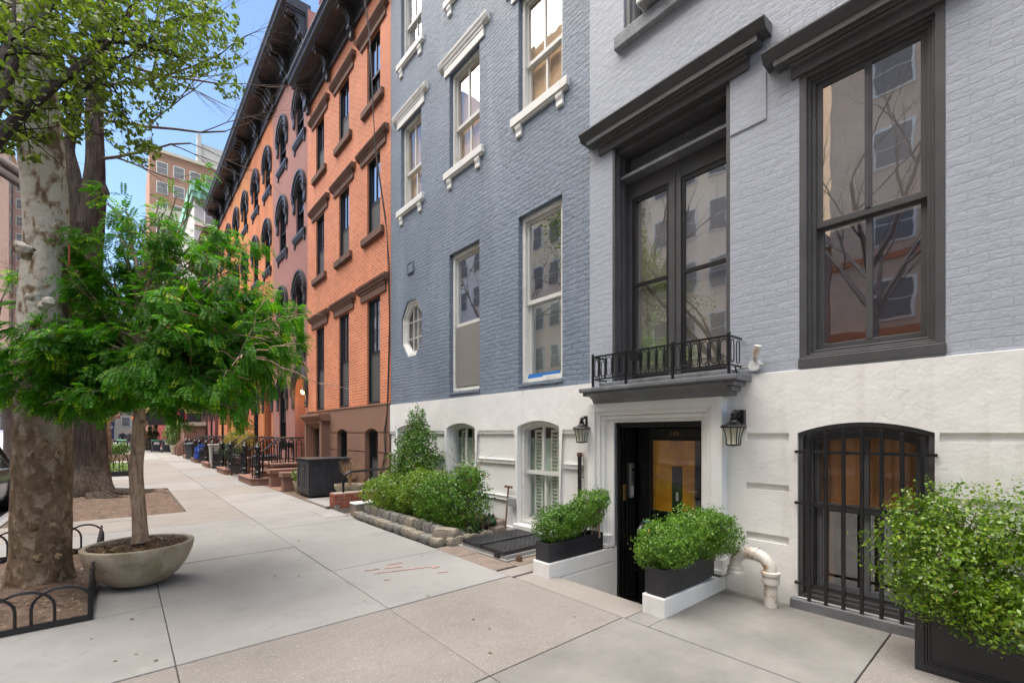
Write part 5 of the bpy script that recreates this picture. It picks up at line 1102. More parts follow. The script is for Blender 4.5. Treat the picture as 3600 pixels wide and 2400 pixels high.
t = thing('valve_key', (4.40,5.28,0), 'rusty T handled iron rod leaning on the white wall', 'tool'); b = MB(); b.tube([(4.34,5.20,.05),(4.42,5.22,.70)], .013, 6); b.build('rod', M['rust'], t); b = MB(); b.tube([(4.42,5.14,.70),(4.42,5.30,.70)], .019, 7); b.build('handle', M['rust'], t)
t = thing('junction_box', (XF,5.15,.5), 'small grey electrical box with white wire on the blue house base', 'electrical box'); b = MB(); b.box(XF-.085, XF-.025, 5.07, 5.215, .42, .54); b.build('housing', M['greymetal'], t, bevel=.005); b = MB(); b.tube([(XF-.03,5.12,.42),(XF-.035,5.15,.30),(XF-.03,5.10,.2),(XF-.035,5.05,.06)], .005, 4); b.build('wire', M['white_plastic'], t)
t = thing('standpipe', (XF-.06,3.82,0), 'tall dark iron standpipe left of the entrance surround', 'pipe'); b = MB(); b.tube([(XF-.065,3.80,.0),(XF-.065,3.80,1.235)], .026, 10); b.build('pipe', M['black_iron'], t, smooth=True); b = MB(); b.tube([(XF-.065,3.80,1.21),(XF-.065,3.80,1.26)], .037, 12); b.build('cap', M['rust'], t); b = MB(); b.tube([(XF-.02,3.77,.95),(XF-.09,3.77,.95)], .008, 5); b.build('clip', M['rust'], t)
# planters on the stair walls
def planter(x0, x1, y0, y1, z0, z1, label, name='planter_box', panel=False):
    t = thing(name, ((x0+x1)/2,(y0+y1)/2,z0), label, 'planter', 'black planter boxes'); b = MB(); w = .02 if not panel else .045
    b.ring([(y0,z0),(y1,z0),(y1,z1),(y0,z1)], [(y0+w,z0+.03),(y1-w,z0+.03),(y1-w,z1-.0),(y0+w,z1-.0)], x0, x0+.001) if False else None
    b.box(x0, x1, y0, y0+w, z0, z1); b.box(x0, x1, y1-w, y1, z0, z1); b.box(x0, x0+w, y0+w, y1-w, z0, z1); b.box(x1-w, x1, y0+w, y1-w, z0, z1)
    b.build('box', M['planter'], t, bevel=.004)
    b = MB(); b.box(x0+w, x1-w, y0+w, y1-w, z0+.02, z1-.05); b.build('soil', M['soil'], t)
    return t
planter(3.345, 4.245, 3.305, 3.50, .16, .355, 'black planter box on the stair wall left of the entrance')
planter(3.345, 4.22, 1.985, 2.165, .165, .382, 'black planter box on the stair wall right of the entrance, before the door')
t = planter(3.85, 4.32, -.85, .512, .003, .398, 'large black panelled planter box at the right edge of the pavement', panel=True)
b = MB()
for k, (i, d) in enumerate(((.045,.0),(.062,.006),(.080,.012),(.098,.018))): pass
y0, y1, z0, z1 = -.85, .512, .003, .398
b.ring([(y0,z0),(y1,z0),(y1,z1),(y0,z1)], [(y0+.045,z0+.045),(y1-.045,z0+.045),(y1-.045,z1-.045),(y0+.045,z1-.045)], 3.83, 3.849)
b.ring([(y0+.045,z0+.045),(y1-.045,z0+.045),(y1-.045,z1-.045),(y0+.045,z1-.045)], [(y0+.058,z0+.058),(y1-.058,z0+.058),(y1-.058,z1-.058),(y0+.058,z1-.058)], 3.836, 3.849)
b.ring([(y0+.06,z0+.06),(y1-.06,z0+.06),(y1-.06,z1-.06),(y0+.06,z1-.06)], [(y0+.072,z0+.072),(y1-.072,z0+.072),(y1-.072,z1-.072),(y0+.072,z1-.072)], 3.840, 3.849)
b.build('panel_moulding', M['planter'], t, bevel=.003)
bx = 'clipped boxwood shrubs in the entrance planters'
shrub('boxwood_shrub', (3.62,3.40,.31), [(3.55,3.41,.52,.23,.21,.18),(3.80,3.42,.54,.22,.20,.17)], 17000, .020, 'box', 'rounded boxwood in the front of the left entrance planter', 'shrub', bx, zmin=.34, stems=10, rough=.2, shellk=.5, sprigs=45)
shrub('boxwood_shrub', (4.10,3.40,.31), [(4.10,3.43,.60,.19,.20,.24),(4.16,3.30,.70,.12,.12,.17)], 9000, .022, 'box2', 'taller loose boxwood behind, against the door surround, in the left entrance planter', 'shrub', bx, zmin=.34, stems=10, rough=.2, sprigs=40)
shrub('boxwood_shrub', (3.55,2.08,.34), [(3.50,2.09,.53,.23,.24,.20),(3.66,2.04,.56,.22,.23,.20)], 17000, .021, 'box2', 'bright rounded boxwood in the front of the right entrance planter', 'shrub', bx, zmin=.33, stems=10, rough=.2, shellk=.5, sprigs=70)
shrub('boxwood_shrub', (3.98,2.05,.34), [(3.96,2.02,.60,.24,.23,.22),(4.12,1.92,.58,.18,.2,.2)], 13000, .022, 'box2', 'bright boxwood at the wall end of the right entrance planter', 'shrub', bx, zmin=.36, stems=10, rough=.22, shellk=.5, sprigs=70)
shrub('privet_bush', (4.0,.1,.36), [(3.98,.38,.67,.33,.38,.33),(4.05,-.05,.76,.36,.40,.38),(3.92,-.40,.70,.36,.42,.40),(4.0,.38,.90,.25,.26,.25),(3.76,.05,.44,.17,.30,.22),(3.78,-.25,.48,.22,.32,.30),(3.78,.40,.52,.16,.20,.16)], 46000, .025, 'box3', 'large loose bright green bush filling the right edge planter', 'bush', zmin=.28, stems=26, rough=.30, sprigs=190, shellk=.6)
# ================================================================== STREET TREES
t = thing('street_tree', (-.64,6.55,0), 'mottled plane tree with pale peeling upper bark, nearest the camera', 'tree', 'street trees')
b = MB(); trunk(b, [(-.635,6.58,-.05),(-.625,6.57,.8),(-.605,6.52,1.7),(-.60,6.50,2.6),(-.575,6.50,3.5),(-.63,6.52,4.5),(-.74,6.6,5.8),(-.8,6.7,7.5)], [.245,.232,.215,.195,.178,.162,.15,.12], 34, .055, 2.6, 8, 3, (.45,.14,5))
for px, py, r, sx in ((135,1962,.045,1),(205,1955,.035,1),(150,1075,.05,1),(172,1062,.06,1),(105,1045,.04,1),(85,880,.09,1),(120,1850,.05,1),(190,1850,.04,1),(195,800,.035,1)): b.ball(at(px,py,4.17), r*.85, 10, wob=.5, seed=px)
b.build('trunk', M['sycamore'], t, smooth=True)
b = MB(); twigs(b, (-.66,6.5,4.8), (-.9,.3,.8), 2.2, .08, 2, .5, 5, 7); twigs(b, (-.74,6.6,5.7), (.5,.6,1), 2.4, .09, 2, .5, 5, 7); b.build('limb', M['darkbark'], t, smooth=True)
b = MB(); pth = [at(285,905,4.3),at(287,930,4.28)]; b.tube([at(243,860,4.15),at(243,925,4.12),at(241,938,4.12)], .006, 5); b.build('red_strap', M['redpaint'], t)
t = thing('street_tree', (-.72,15.0,0), 'big dark furrowed tree forking above the pavement, behind the plane tree', 'tree', 'street trees')
D = 11.25; q = lambda x, y, dd=0: at(x, y, D+dd)
b = MB(); trunk(b, [(-.66,15.1,-.35),(-.66,15.1,.0),q(318,1640),q(310,1400),q(304,1150),q(300,930),q(302,800)], [.46,.44,.36,.32,.285,.31,.35], 34, .05, 2.2, 7, 5, (1.3,.55,5))
trunk(b, [q(318,830),q(330,690),q(337,560),q(332,400),q(345,250),q(360,80),q(365,-120)], [.26,.23,.185,.165,.155,.13,.10], 20, .05, 2, 6, 8)
trunk(b, [q(292,830),q(272,700),q(255,600),q(240,520),q(262,430),q(275,330),q(262,200)], [.23,.185,.155,.12,.10,.09,.07], 18, .05, 2, 6, 9)
b.tube([q(255,500),q(228,455),q(215,440)], [.08,.07,.06], 10)
trunk(b, [q(345,640),q(372,680),q(382,690)], [.14,.08,.015], 12, .05, 2, 4, 12)
b.build('trunk', M['darkbark'], t, smooth=True)
b = MB()
for pts, rr in (([(290,720),(160,660),(60,600),(-60,520)],[.15,.13,.115,.10]),([(285,800),(150,690),(80,650),(0,600),(-80,560)],[.15,.14,.13,.12,.115]),([(290,980),(150,1040),(60,1060),(-40,1065)],[.09,.08,.07,.06])):
    trunk(b, [q(x,y,.3) for x,y in pts], rr, 12, .04, 2, 5, pts[0][1])
for px, py, dx, dz, L in ((360,150,.9,.45,3.2),(350,300,1,.15,3.4),(345,420,1,.05,3.2),(365,0,1,.5,3.6),(340,560,.9,.0,2.4),(262,250,-.4,1,2.2),(365,-100,.8,.6,3.4),(330,200,.9,-.1,3.0)):
    d = Vector((CA*dx, -SA*dx, dz)); twigs(b, q(px,py), d, L*.95, .05, 4, .42, 5, 4, .02, None, 3, .62)
b.build('bare_branches', M['twig'], t)
b = MB()
for k in range(26): 
    a = rnd.uniform(-1.6,.9); L = rnd.uniform(.5,1.3); p0 = Vector((-.66+.5*math.cos(a), 15.0+.5*math.sin(a), .09)); p1 = p0+Vector((math.cos(a)*L*.5, math.sin(a)*L*.5, -.04)); p2 = p0+Vector((math.cos(a+.3)*L, math.sin(a+.3)*L, -.10)); b.tube([p0,p1+Vector((0,0,-.02)),p2], [.055,.035,.012], 6)
b.build('roots', M['darkbark'], t, smooth=True)
# planted tree in the concrete bowl
t = thing('bowl_planter', (.13,5.9,0), 'wide mossy concrete bowl planter on the pavement', 'planter')
b = MB(); b.lathe([(.0,.0),(.16,.0),(.235,.025),(.325,.10),(.392,.20),(.436,.31),(.450,.385),(.450,.398),(.441,.402),(.408,.402),(.40,.395),(.39,.34),(0,.34)], (.13,5.9,0), 48); b.build('bowl', M['bowl'], t, smooth=True)
V = []; n = 26; b = MB()
for i in range(11):
    for k in range(n):
        r = .399*i/10; a = 2*math.pi*k/n; x, y = .13+r*math.cos(a), 5.9+r*math.sin(a); V.append((x,y,.362+.025*(1-i/10)+.016*noise.noise(Vector((x*9,y*9,0)))))
b.add(V, [(i*n+k,i*n+(k+1)%n,(i+1)*n+(k+1)%n,(i+1)*n+k) for i in range(10) for k in range(n)]); b.build('mulch', M['mulch'], t, smooth=True)
P = np.array([(.13+.38*math.sqrt(rnd.random())*math.cos(a),5.9+.38*math.sqrt(rnd.random())*math.sin(a),.382+rnd.random()*.02) for a in np.linspace(0,40,420)]); P = P[((P[:,0]-.13)**2+(P[:,1]-5.9)**2) < .15]
V, F = leaves(P, .05, np.tile([0,0,1.0],(len(P),1)), .25, 0, .5); fastmesh('mulch_litter', V, F, M['litter'], t)['kind'] = 'stuff'
t = thing('dead_lily', (-.15,5.8,.4), 'pale dead strappy leaves lying in the concrete bowl', 'plant'); b = MB()
for k in range(13):
    a = rnd.uniform(-2.6,1.4); L = rnd.uniform(.12,.22); p = Vector((-.10,5.76,.39)); d = Vector((math.cos(a),math.sin(a),rnd.uniform(.15,.9))).normalized(); pr = p; w = .012
    sd = d.cross(Vector((0,0,1))).normalized(); pts = []
    for i in range(6): pts.append((p-sd*w*(1-i/6), p+sd*w*(1-i/6))); d = (d+Vector((0,0,-.22))).normalized(); p = p+d*L/6
    b.add([v for pr in pts for v in pr], [(2*i,2*i+1,2*i+3,2*i+2) for i in range(5)])
b.build('leaves', M['straw'], t, recalc=False)
t = thing('potted_tree', (.13,5.9,.40), 'small bright green honey locust tree growing in the concrete bowl', 'tree')
D = 4.56; q = lambda x, y, dd=0: at(x, y, D+dd)
b = MB(); tp = trunk(b, [q(494,1905),q(487,1790),q(478,1660),q(486,1560),q(490,1440),q(497,1350),q(500,1220),q(490,1100),q(470,980)], [.066,.060,.057,.054,.051,.047,.040,.032,.020], 20, .05, 6, 6, 4, (.12,.15,5)); b.ball(q(508,1488,-.05), .035, 8, wob=.4); b.ball(q(470,1548,-.03), .030, 8, wob=.4)
b.build('trunk', M['tanbark'], t, smooth=True)
b = MB(); lv = []                                 # leaf sprays along drooping branches
def branch(p, e, r, sag=.12, dens=1.0, side=2):
    p, e = Vector(p), Vector(e); L = (e-p).length; n = 7; path = []
    for i in range(n+1):
        u = i/n; x = p.lerp(e, u)+Vector((0,0,sag*math.sin(math.pi*u)*L))+Vector((rnd.uniform(-1,1),rnd.uniform(-1,1),rnd.uniform(-1,1)))*.025*L*(u*(1-u)*4); path.append(x)
    b.tube(path, [r*(1-.75*i/n) for i in range(n+1)], 5)
    d = (e-p).normalized()
    for i in range(2, n+1):
        for _ in range(2 if dens > .5 else 1):
            lv.append((path[i]+Vector((rnd.uniform(-1,1),rnd.uniform(-1,1),rnd.uniform(-1,1)))*.05, (d+Vector((rnd.uniform(-1,1),rnd.uniform(-1,1),rnd.uniform(-.9,.3)))*.9).normalized()))
    for k in range(side):
        i = rnd.randint(2,n-1); nd = (d+Vector((rnd.uniform(-1,1),rnd.uniform(-1,1),rnd.uniform(-.6,.5)))*.9).normalized(); Lk = L*rnd.uniform(.3,.5)
        if r > .006: branch(path[i], path[i]+nd*Lk, r*.5, .05, dens, 1 if r > .012 else 0)
# crown envelope: (px, py of the branch tip, depth offset), by tier
tips = []
for x, y in ((25,1300),(15,1345),(95,1375),(130,1220),(190,1380),(270,1395),(330,1380),(420,1365),(560,1370),(660,1375),(760,1350),(860,1340),(900,1310),(990,1265),(1030,1280),(1040,1180),(980,1215),(120,1110),(150,1020),(210,1000),(560,830),(480,820),(400,840),(330,890),(250,930),(240,1120),(330,1200),(600,1240),(720,1210),(520,950),(600,1050),(420,1010),(870,1190),(220,1250),(430,1270),(500,1290),(650,1310),(800,1280),(345,1050),(500,880)):
    for k in range(4 if y > 1150 else 1): tips.append((x+rnd.uniform(-25,25), y+rnd.uniform(-25,25), rnd.uniform(-.7,.7)))
for x, y in ((780,1430),(150,1420)): tips.append((x,y,-.5))
sparse = [(830,800,.2),(905,925,-.2),(770,810,-.3),(680,720,.1),(560,690,.2),(440,700,0),(620,690,-.2),(950,1020,.3),(850,970,-.4),(720,870,.4),(1075,1165,-.3),(810,1120,.3),(930,1130,.2),(690,1000,-.3),(770,1080,.3),(640,850,-.1),(860,1080,-.2),(980,1120,.1)]
for x, y, dd in tips+sparse:
    if x > 760: x -= (x-760)*.30
    i = 4+int(min(1, max(0, (1480-y)/850))*3.4*6/6)
    base = q(490+rnd.uniform(-6,6), min(1400, max(1010, y*.55+640+rnd.uniform(-60,60))))
    branch(base, q(x,y,dd), .018, .10 if y > 1100 else .02, .35 if (x,y,dd) in sparse else 1.0, 1 if (x,y,dd) in sparse else 3)
b.build('branches', M['tanbark'], t)
# each spray: a drooping stalk with paired leaflets
C_ = []
lv = [(p, d) for p, d in lv if (Vector(p)-Vector((.13,5.9,p[2]))).length < 1.62 and p[2] > 1.62 and 1800+FPX*(p[0]*CA-p[1]*SA)/(p[0]*SA+p[1]*CA) < 1060]      # the outermost sprays are pruned
for p, d in lv:
    for s_ in range(2):
        dd = (d+Vector((rnd.uniform(-1,1),rnd.uniform(-1,1),rnd.uniform(-1,.3)))*.7).normalized(); x = Vector(p); L = rnd.uniform(.10,.17); side = dd.cross(Vector((0,0,1)))
        if side.length < .1: continue
        side.normalize(); n = 7; tn = rnd.uniform(.86,1) if rnd.random() < .13 else rnd.uniform(0,.62)
        for i in range(n):
            dd = (dd+Vector((0,0,-.12))).normalized(); x = x+dd*(L/n); up = side.cross(dd).normalized()
            for sg in (-1,1): C_.append((x, (side*sg*.8+dd*.55).normalized(), up, .034*(1.1-.5*abs(i/n-.5)), tn))
c0 = np.array([c[0] for c in C_]); ax = np.array([c[1] for c in C_]); up = np.array([c[2] for c in C_]); sz = np.array([c[3] for c in C_])[:,None]
up = up+nrg.normal(size=up.shape)*.3; bx_ = np.cross(up, ax); bx_ /= np.linalg.norm(bx_,axis=1)[:,None]
V = np.stack([c0, c0+ax*sz*.5+bx_*sz*.24, c0+ax*sz, c0+ax*sz*.5-bx_*sz*.24],1).reshape(-1,3)
# an even tint per spray: the leaflets of a spray share their stalk base
o = fastmesh('foliage', V, np.arange(len(V)).reshape(-1,4), M['locust'], t)
a_ = o.data.attributes.new('tint', 'FLOAT', 'POINT'); a_.data.foreach_set('value', np.repeat(np.array([c[4] for c in C_], np.float32), 4))
# overhanging pear tree, trunk just outside the left edge
t = thing('overhanging_tree', (-1.25,1.3,0), 'leafy tree with black limbs overhanging the upper left', 'tree', 'street trees')
b = MB(); trunk(b, [(-1.25,1.3,-.05),(-1.25,1.3,1.2),(-1.25,1.4,2.4),(-1.2,1.6,3.2)], [.20,.16,.15,.14], 16, .05, 3, 5, 2, (.3,.2,5)); b.build('trunk', M['limb'], t, smooth=True)
b = MB(); LT = []
limbs = [([(-350,800,2.9),(-60,540,3.4),(80,400,3.9),(220,280,4.4),(330,190,4.9),(400,120,5.4),(460,20,5.8)],.055),
 ([(-300,760,2.9),(-40,420,3.3),(30,260,3.7),(100,130,4.1),(180,20,4.6),(230,-60,5)],.05),
 ([(330,150,4.9),(420,148,5.1),(520,165,5.4),(610,195,5.7),(650,205,5.9)],.026),
 ([(230,275,4.4),(320,215,4.7),(400,130,5),(500,100,5.5),(640,60,6)],.02),
 ([(-120,620,3.3),(0,480,3.7),(70,460,4.0),(150,500,4.4),(200,490,4.6)],.022),
 ([(-250,700,3.0),(-20,250,3.4),(40,120,3.8),(50,0,4.0)],.035),
 ([(300,310,4.6),(400,230,5),(470,190,5.3),(560,130,5.6),(620,100,5.8)],.013),
 ([(300,310,4.6),(390,300,4.9),(430,370,5.1),(460,420,5.2)],.012),
 ([(0,330,3.6),(130,380,4.2),(230,370,4.6),(320,300,5)],.014)]
for pts, r in limbs:
    P = [at(*p) for p in pts]; path = trunk(b, P, [r*(1-.75*i/(len(P)-1)) for i in range(len(P))], 8, .05, 3, 4, r*100); LT += path[len(path)//3:]
for p in LT[::2]:
    for _ in range(2): twigs(b, p, (rnd.uniform(-1,1),rnd.uniform(-1,1),rnd.uniform(-.6,.6)), rnd.uniform(.25,.5), .007, 1, .8, 3, 3, 0, None, 3, .6)
b.build('limbs', M['limb'], t, smooth=True)
BL = [(40,80,150),(150,60,160),(270,70,150),(390,60,140),(520,50,130),(640,40,120),(740,60,95),(60,230,140),(190,210,140),(320,190,120),(450,180,110),(560,200,110),(680,160,110),(770,170,80),(70,370,120),(190,340,110),(300,330,90),(420,330,80),(540,330,75),(640,250,70),(730,250,70),(800,300,45),(835,325,30),(100,470,90),(190,430,70),(40,480,60),(250,400,60),(430,430,70),(510,450,75),(480,520,60),(520,540,45),(420,470,50),(110,540,40),(280,460,40),(590,290,60),(380,260,80),(600,120,110),(840,150,25),(860,205,18),(780,80,60),(20,330,90),(150,-20,160),(400,-30,160),(650,-30,120)]
W = np.array([r*r for _,_,r in BL], float); W /= W.sum(); P = []
for i in nrg.choice(len(BL), 26000, p=W):
    x, y, r = BL[i]; a = rnd.random()*6.283; rr = r*math.sqrt(rnd.random())*1.05
    px, py = x+rr*math.cos(a), y+rr*math.sin(a)
    g = noise.noise(Vector((px/46, py/46, i*.13)))+.5*noise.noise(Vector((px/17, py/17, 5)))
    if g < -.16: continue
    dep = 4.0+1.9*min(1,max(0,px/650))+.45+rnd.gauss(0,.55); P.append(tuple(at(px,py,max(3.2,dep))))
P = np.array(P); V, F = leaves(P, .056, None, .58, .5); fastmesh('foliage', V, F, M['pear'], t)
# further trees along the kerb
t = thing('street_tree', (-.8,29.5,0), 'slim pale plane tree leaning behind the dark forked tree', 'tree', 'street trees')
b = MB(); trunk(b, [(-.80,29.5,-.1),(-.78,29.5,1.2),(-.76,29.5,2.3),(-.35,29.4,4.2),(.1,29.3,6.5),(.5,29,9)], [.42,.36,.33,.30,.24,.16], 16, .06, 2, 5, 6, (.5,.3,5)); b.build('trunk', M['sycamore'], t, smooth=True)
b = MB(); 
for k in range(7): twigs(b, (.1+.06*k,29.3,5.5+k*.6), (rnd.uniform(-1,1),rnd.uniform(-1,1),.8), 2.2, .07, 3, .5, 4, 4, .1, None, 3, .65)
b.build('bare_branches', M['twig'], t)
def bare_tree(x, y, h, label, mat='twig', r=.16, name='bare_tree', spread=.55, depth=4):
    t = thing(name, (x,y,0), label, 'tree', 'bare trees'); b = MB(); trunk(b, [(x,y,-.1),(x+.05,y,h*.2),(x,y,h*.38)], [r,r*.8,r*.7], 10, .05, 2, 4, x); b.build('trunk', M[mat], t, smooth=True)
    b = MB()
    for k in range(6): twigs(b, (x,y,h*(.30+.03*k)), (rnd.uniform(-1,1),rnd.uniform(-1,1),rnd.uniform(.4,1.4)), h*.26, r*.5, depth, spread, 4, 4, .15, None, 3, .70)
    b.build('bare_branches', M[mat], t); return t
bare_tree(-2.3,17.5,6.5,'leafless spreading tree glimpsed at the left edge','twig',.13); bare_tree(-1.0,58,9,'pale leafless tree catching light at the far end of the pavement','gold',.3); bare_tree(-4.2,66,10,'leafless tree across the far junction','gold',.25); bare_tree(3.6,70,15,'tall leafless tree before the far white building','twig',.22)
# hoop fence round the front tree pit
def hoops(t, p0, p1, h, n, r=.011, mat='black_iron', hoop='hoop'):
    p0, p1 = Vector(p0), Vector(p1); d = (p1-p0)/n; b = MB()
    for k in range(n+1):
        # overlapping hoops: each spans 1.6 steps
        c = p0+d*k; w = d*.8; pth = [c-w*1.0+Vector((0,0,z)) for z in (0,h*.55)]+[c-w*math.cos(a)+Vector((0,0,h*.55+h*.45*math.sin(a))) for a in [math.pi*i/10 for i in range(1,10)]]+[c+w+Vector((0,0,z)) for z in (h*.55,0)]
        b.tube(pth, r, 6)
    b.build(hoop, M[mat], t, smooth=True)
t = thing('hoop_fence', (-.19,5.0,0), 'low black hoop fence round the plane tree pit', 'fence', 'tree guards')
hoops(t, (-1.2,4.985,0), (-.36,4.985,0), .30, 4); hoops(t, (-.205,5.15,0), (-.205,7.7,0), .34, 13); hoops(t, (-.36,7.93,0), (-1.2,7.93,0), .34, 4)
b = MB(); b.box(-1.34,-.19,4.965,4.985,-.02,.05); b.box(-.205,-.19,4.985,7.93,-.02,.05); b.box(-1.34,-.19,7.93,7.95,-.02,.05); b.tube([(-.205,4.98,0),(-.205,4.98,.16)], .012, 6); b.build('base_rail', M['black_iron'], t)
t = thing('hoop_fence', (-.5,22,0), 'taller black hoop fence round ground cover beyond the dark tree', 'fence', 'tree guards')
hoops(t, (-1.3,21.2,.15), (.2,21.2,.15), .62, 6, .013); hoops(t, (.27,21.3,.15), (.27,25.9,.15), .62, 16, .013); hoops(t, (-1.3,26,.15), (.2,26,.15), .62, 6, .013)
b = MB(); b.box(-1.36,.28,21.15,21.2,-.02,.17); b.box(.26,.30,21.2,26,-.02,.17); b.box(-1.36,.28,25.98,26.03,-.02,.17); b.build('base_rail', M['black_iron'], t)
P = np.array([(rnd.uniform(-1.3,.22), rnd.uniform(21.3,25.9), rnd.uniform(.05,.28)) for _ in range(2600)]); V, F = leaves(P, .09, np.tile([0,0,1.0],(len(P),1)), .6)
tag(fastmesh('ground_cover', V, F, M['vari']), None, None, kind='stuff')
t = thing('tree_box', (-.15,33,0), 'low wooden tree box with dark shrubs beside the leaning plane tree', 'planter'); b = MB(); b.box(-1.0,.35,33,36,0,.32); b.build('box', M['tanbark'], t)
shrub('box_shrub', (-.1,33.6,.3), [(-.05,33.6,.62,.35,.5,.38),(-.5,34.5,.6,.4,.6,.35)], 2600, .09, 'yew', 'dark shrub growing in the wooden tree box', 'shrub', stems=4)
# ================================================================== STREET THINGS FURTHER ALONG
def wheelie(x, y, yaw, label, lid='bin', body='bin', sticker=True, h=1.0):
    t = thing('wheeled_bin', (0,0,0), label, 'bin', 'wheeled bins'); t.location = (x,y,0); t.rotation_euler = (0,0,yaw)
    def B(mb, name, m, **k):
        o = mb.build(name, M[m], None, **k); o.parent = t; return o
    b = MB(); V = [(-.24,-.22,.10),(.24,-.22,.10),(.24,.26,.06),(-.24,.26,.06),(-.30,-.30,h*.9),(.30,-.30,h*.9),(.30,.34,h*.94),(-.30,.34,h*.94)]; b.add(V, [(0,3,2,1),(4,5,6,7),(0,1,5,4),(1,2,6,5),(2,3,7,6),(3,0,4,7)]); b.box(-.31,.31,-.32,.36,h*.86,h*.90); B(b,'bin_body',body,bevel=.02)
    b = MB(); b.prof([(-.34,h*.905),(.36,h*.945),(.36,h*.975),(.1,h*1.03),(-.30,h*.96),(-.34,h*.93)], -.32, .32); b.v = [(y_,x_,z_) for x_,y_,z_ in b.v]; B(b,'lid',lid,bevel=.015)
    for s_ in (-1,1): b = MB(); b.tube([(s_*.23,.27,.13),(s_*.30,.27,.13)], .13, 16); B(b,'wheel','tyre')
    b = MB(); b.tube([(-.25,.42,h*.93),(.25,.42,h*.93)], .018, 6); b.tube([(-.25,.35,h*.90),(-.25,.42,h*.93)], .015, 5); b.tube([(.25,.35,h*.90),(.25,.42,h*.93)], .015, 5); B(b,'handle',body)
    if sticker:
        b = MB(); b.add([(-.17,-.292,.62*h),(.17,-.292,.62*h),(.17,-.306,.82*h),(-.17,-.306,.82*h)], [(0,1,2,3)]); s_ = B(b,'sticker','paper',recalc=False)
        b = MB()
        for k in range(3):
            a = math.pi/2+k*2*math.pi/3; c = Vector((.055*math.cos(a), -.303, .72*h+.055*math.sin(a))); d1 = Vector((-math.sin(a),0,math.cos(a))); n1 = Vector((math.cos(a),0,math.sin(a)))
            b.add([c-d1*.035-n1*.012,c+d1*.02-n1*.012,c+d1*.02+n1*.012,c-d1*.035+n1*.012], [(0,1,2,3)]); b.add([c+d1*.02-n1*.026,c+d1*.05,c+d1*.02+n1*.026], [(0,1,2)])
        o = B(b,'recycling_mark','sign',recalc=False); o.parent = s_
    return t
wheelie(2.66,45.6,R(8),'charcoal wheeled bin with white sticker before the restaurant hedge, in front'); wheelie(2.05,46.8,R(4),'charcoal wheeled bin with green lid behind the front bin at the restaurant','greenlid'); wheelie(-.10,50.6,R(2),'charcoal wheeled bin with green lid at the kerb side, far along','greenlid')
wheelie(3.0,31.0,R(-60),'black wheeled bin between two far stoops','bin','bin',False)
t = thing('tall_bin', (3.10,23.6,0), 'pale grey tall bin standing by the second stoop', 'bin', 'wheeled bins')
b = MB(); b.add([(2.90,23.35,.06),(3.25,23.35,.06),(3.25,23.75,.06),(2.90,23.75,.06),(2.85,23.3,.98),(3.30,23.3,.98),(3.30,23.8,.98),(2.85,23.8,.98)], [(0,3,2,1),(4,5,6,7),(0,1,5,4),(1,2,6,5),(2,3,7,6),(3,0,4,7)]); b.build('bin_body', M['greybin'], t, bevel=.01); b = MB(); b.box(2.82,3.33,23.27,23.83,.98,1.05); b.build('lid', M['greybin'], t, bevel=.012); b = MB(); b.tube([(2.98,23.32,.05),(3.2,23.32,.05)], .05, 10); b.build('wheels', M['tyre'], t)
t = thing('recycling_bag', (3.0,28.2,0), 'blue plastic recycling bag slumped between far stoops', 'bag'); b = MB(); b.ball((3.02,28.2,.62), .26, 12, sz=1.3, wob=.5, seed=4); b.ball((3.0,28.25,.28), .26, 12, wob=.4, seed=5); b.build('bag_body', M['bluebin'], t, smooth=True)
t = thing('area_table', (3.75,17.4,.0), 'round black lidded drum behind the nearest iron railing', 'drum'); b = MB(); b.lathe([(.36,.35),(.38,.5),(.40,.68),(.42,.70),(.42,.73),(.30,.78),(0,.80)], (3.75,17.5,0), 20); b.build('drum_body', M['black_wood'], t, smooth=True)
t = thing('mail_box', (XF-.12,17.0,1), 'small dark wall box on the mauve house front', 'box'); b = MB(); b.box(XF-.16,XF-.0,16.78,17.12,1.02,1.20); b.build('body', M['black_trim'], t, bevel=.02)
shrub('golden_conifer', (3.55,21.7,.4), [(3.5,21.7,1.15,.42,.50,.34),(3.5,21.7,1.42,.26,.32,.30),(3.5,21.7,.85,.42,.5,.3)], 5200, .05, 'gold_leaf', 'golden conifer rising behind the second stoop railing, the taller one', 'shrub', 'golden conifers', stems=4)
shrub('golden_conifer', (3.8,20.6,.4), [(3.8,20.6,1.12,.38,.45,.32),(3.8,20.6,1.35,.22,.26,.24)], 4000, .05, 'gold_leaf', 'golden conifer nearer the orange wall, the smaller one', 'shrub', 'golden conifers', stems=4)
shrub('blue_conifer', (3.35,20.9,.3), [(3.3,21.3,.85,.35,.5,.28),(3.35,20.8,.7,.3,.4,.25)], 2600, .06, 'blue_leaf', 'blue green conifer below the golden ones', 'shrub', stems=4)
shrub('window_plant', (3.9,23.6,1.2), [(3.9,23.5,1.45,.25,.3,.16)], 900, .06, 'box2', 'bright green plant in a raised grey pot by the amber house', 'plant', stems=3); t = thing('raised_pot', (3.9,23.5,.9), 'square grey raised pot by the amber house', 'pot'); b = MB(); b.box(3.72,4.08,23.3,23.7,0,1.32); b.build('pot_body', M['mid_trim'], t, bevel=.02)
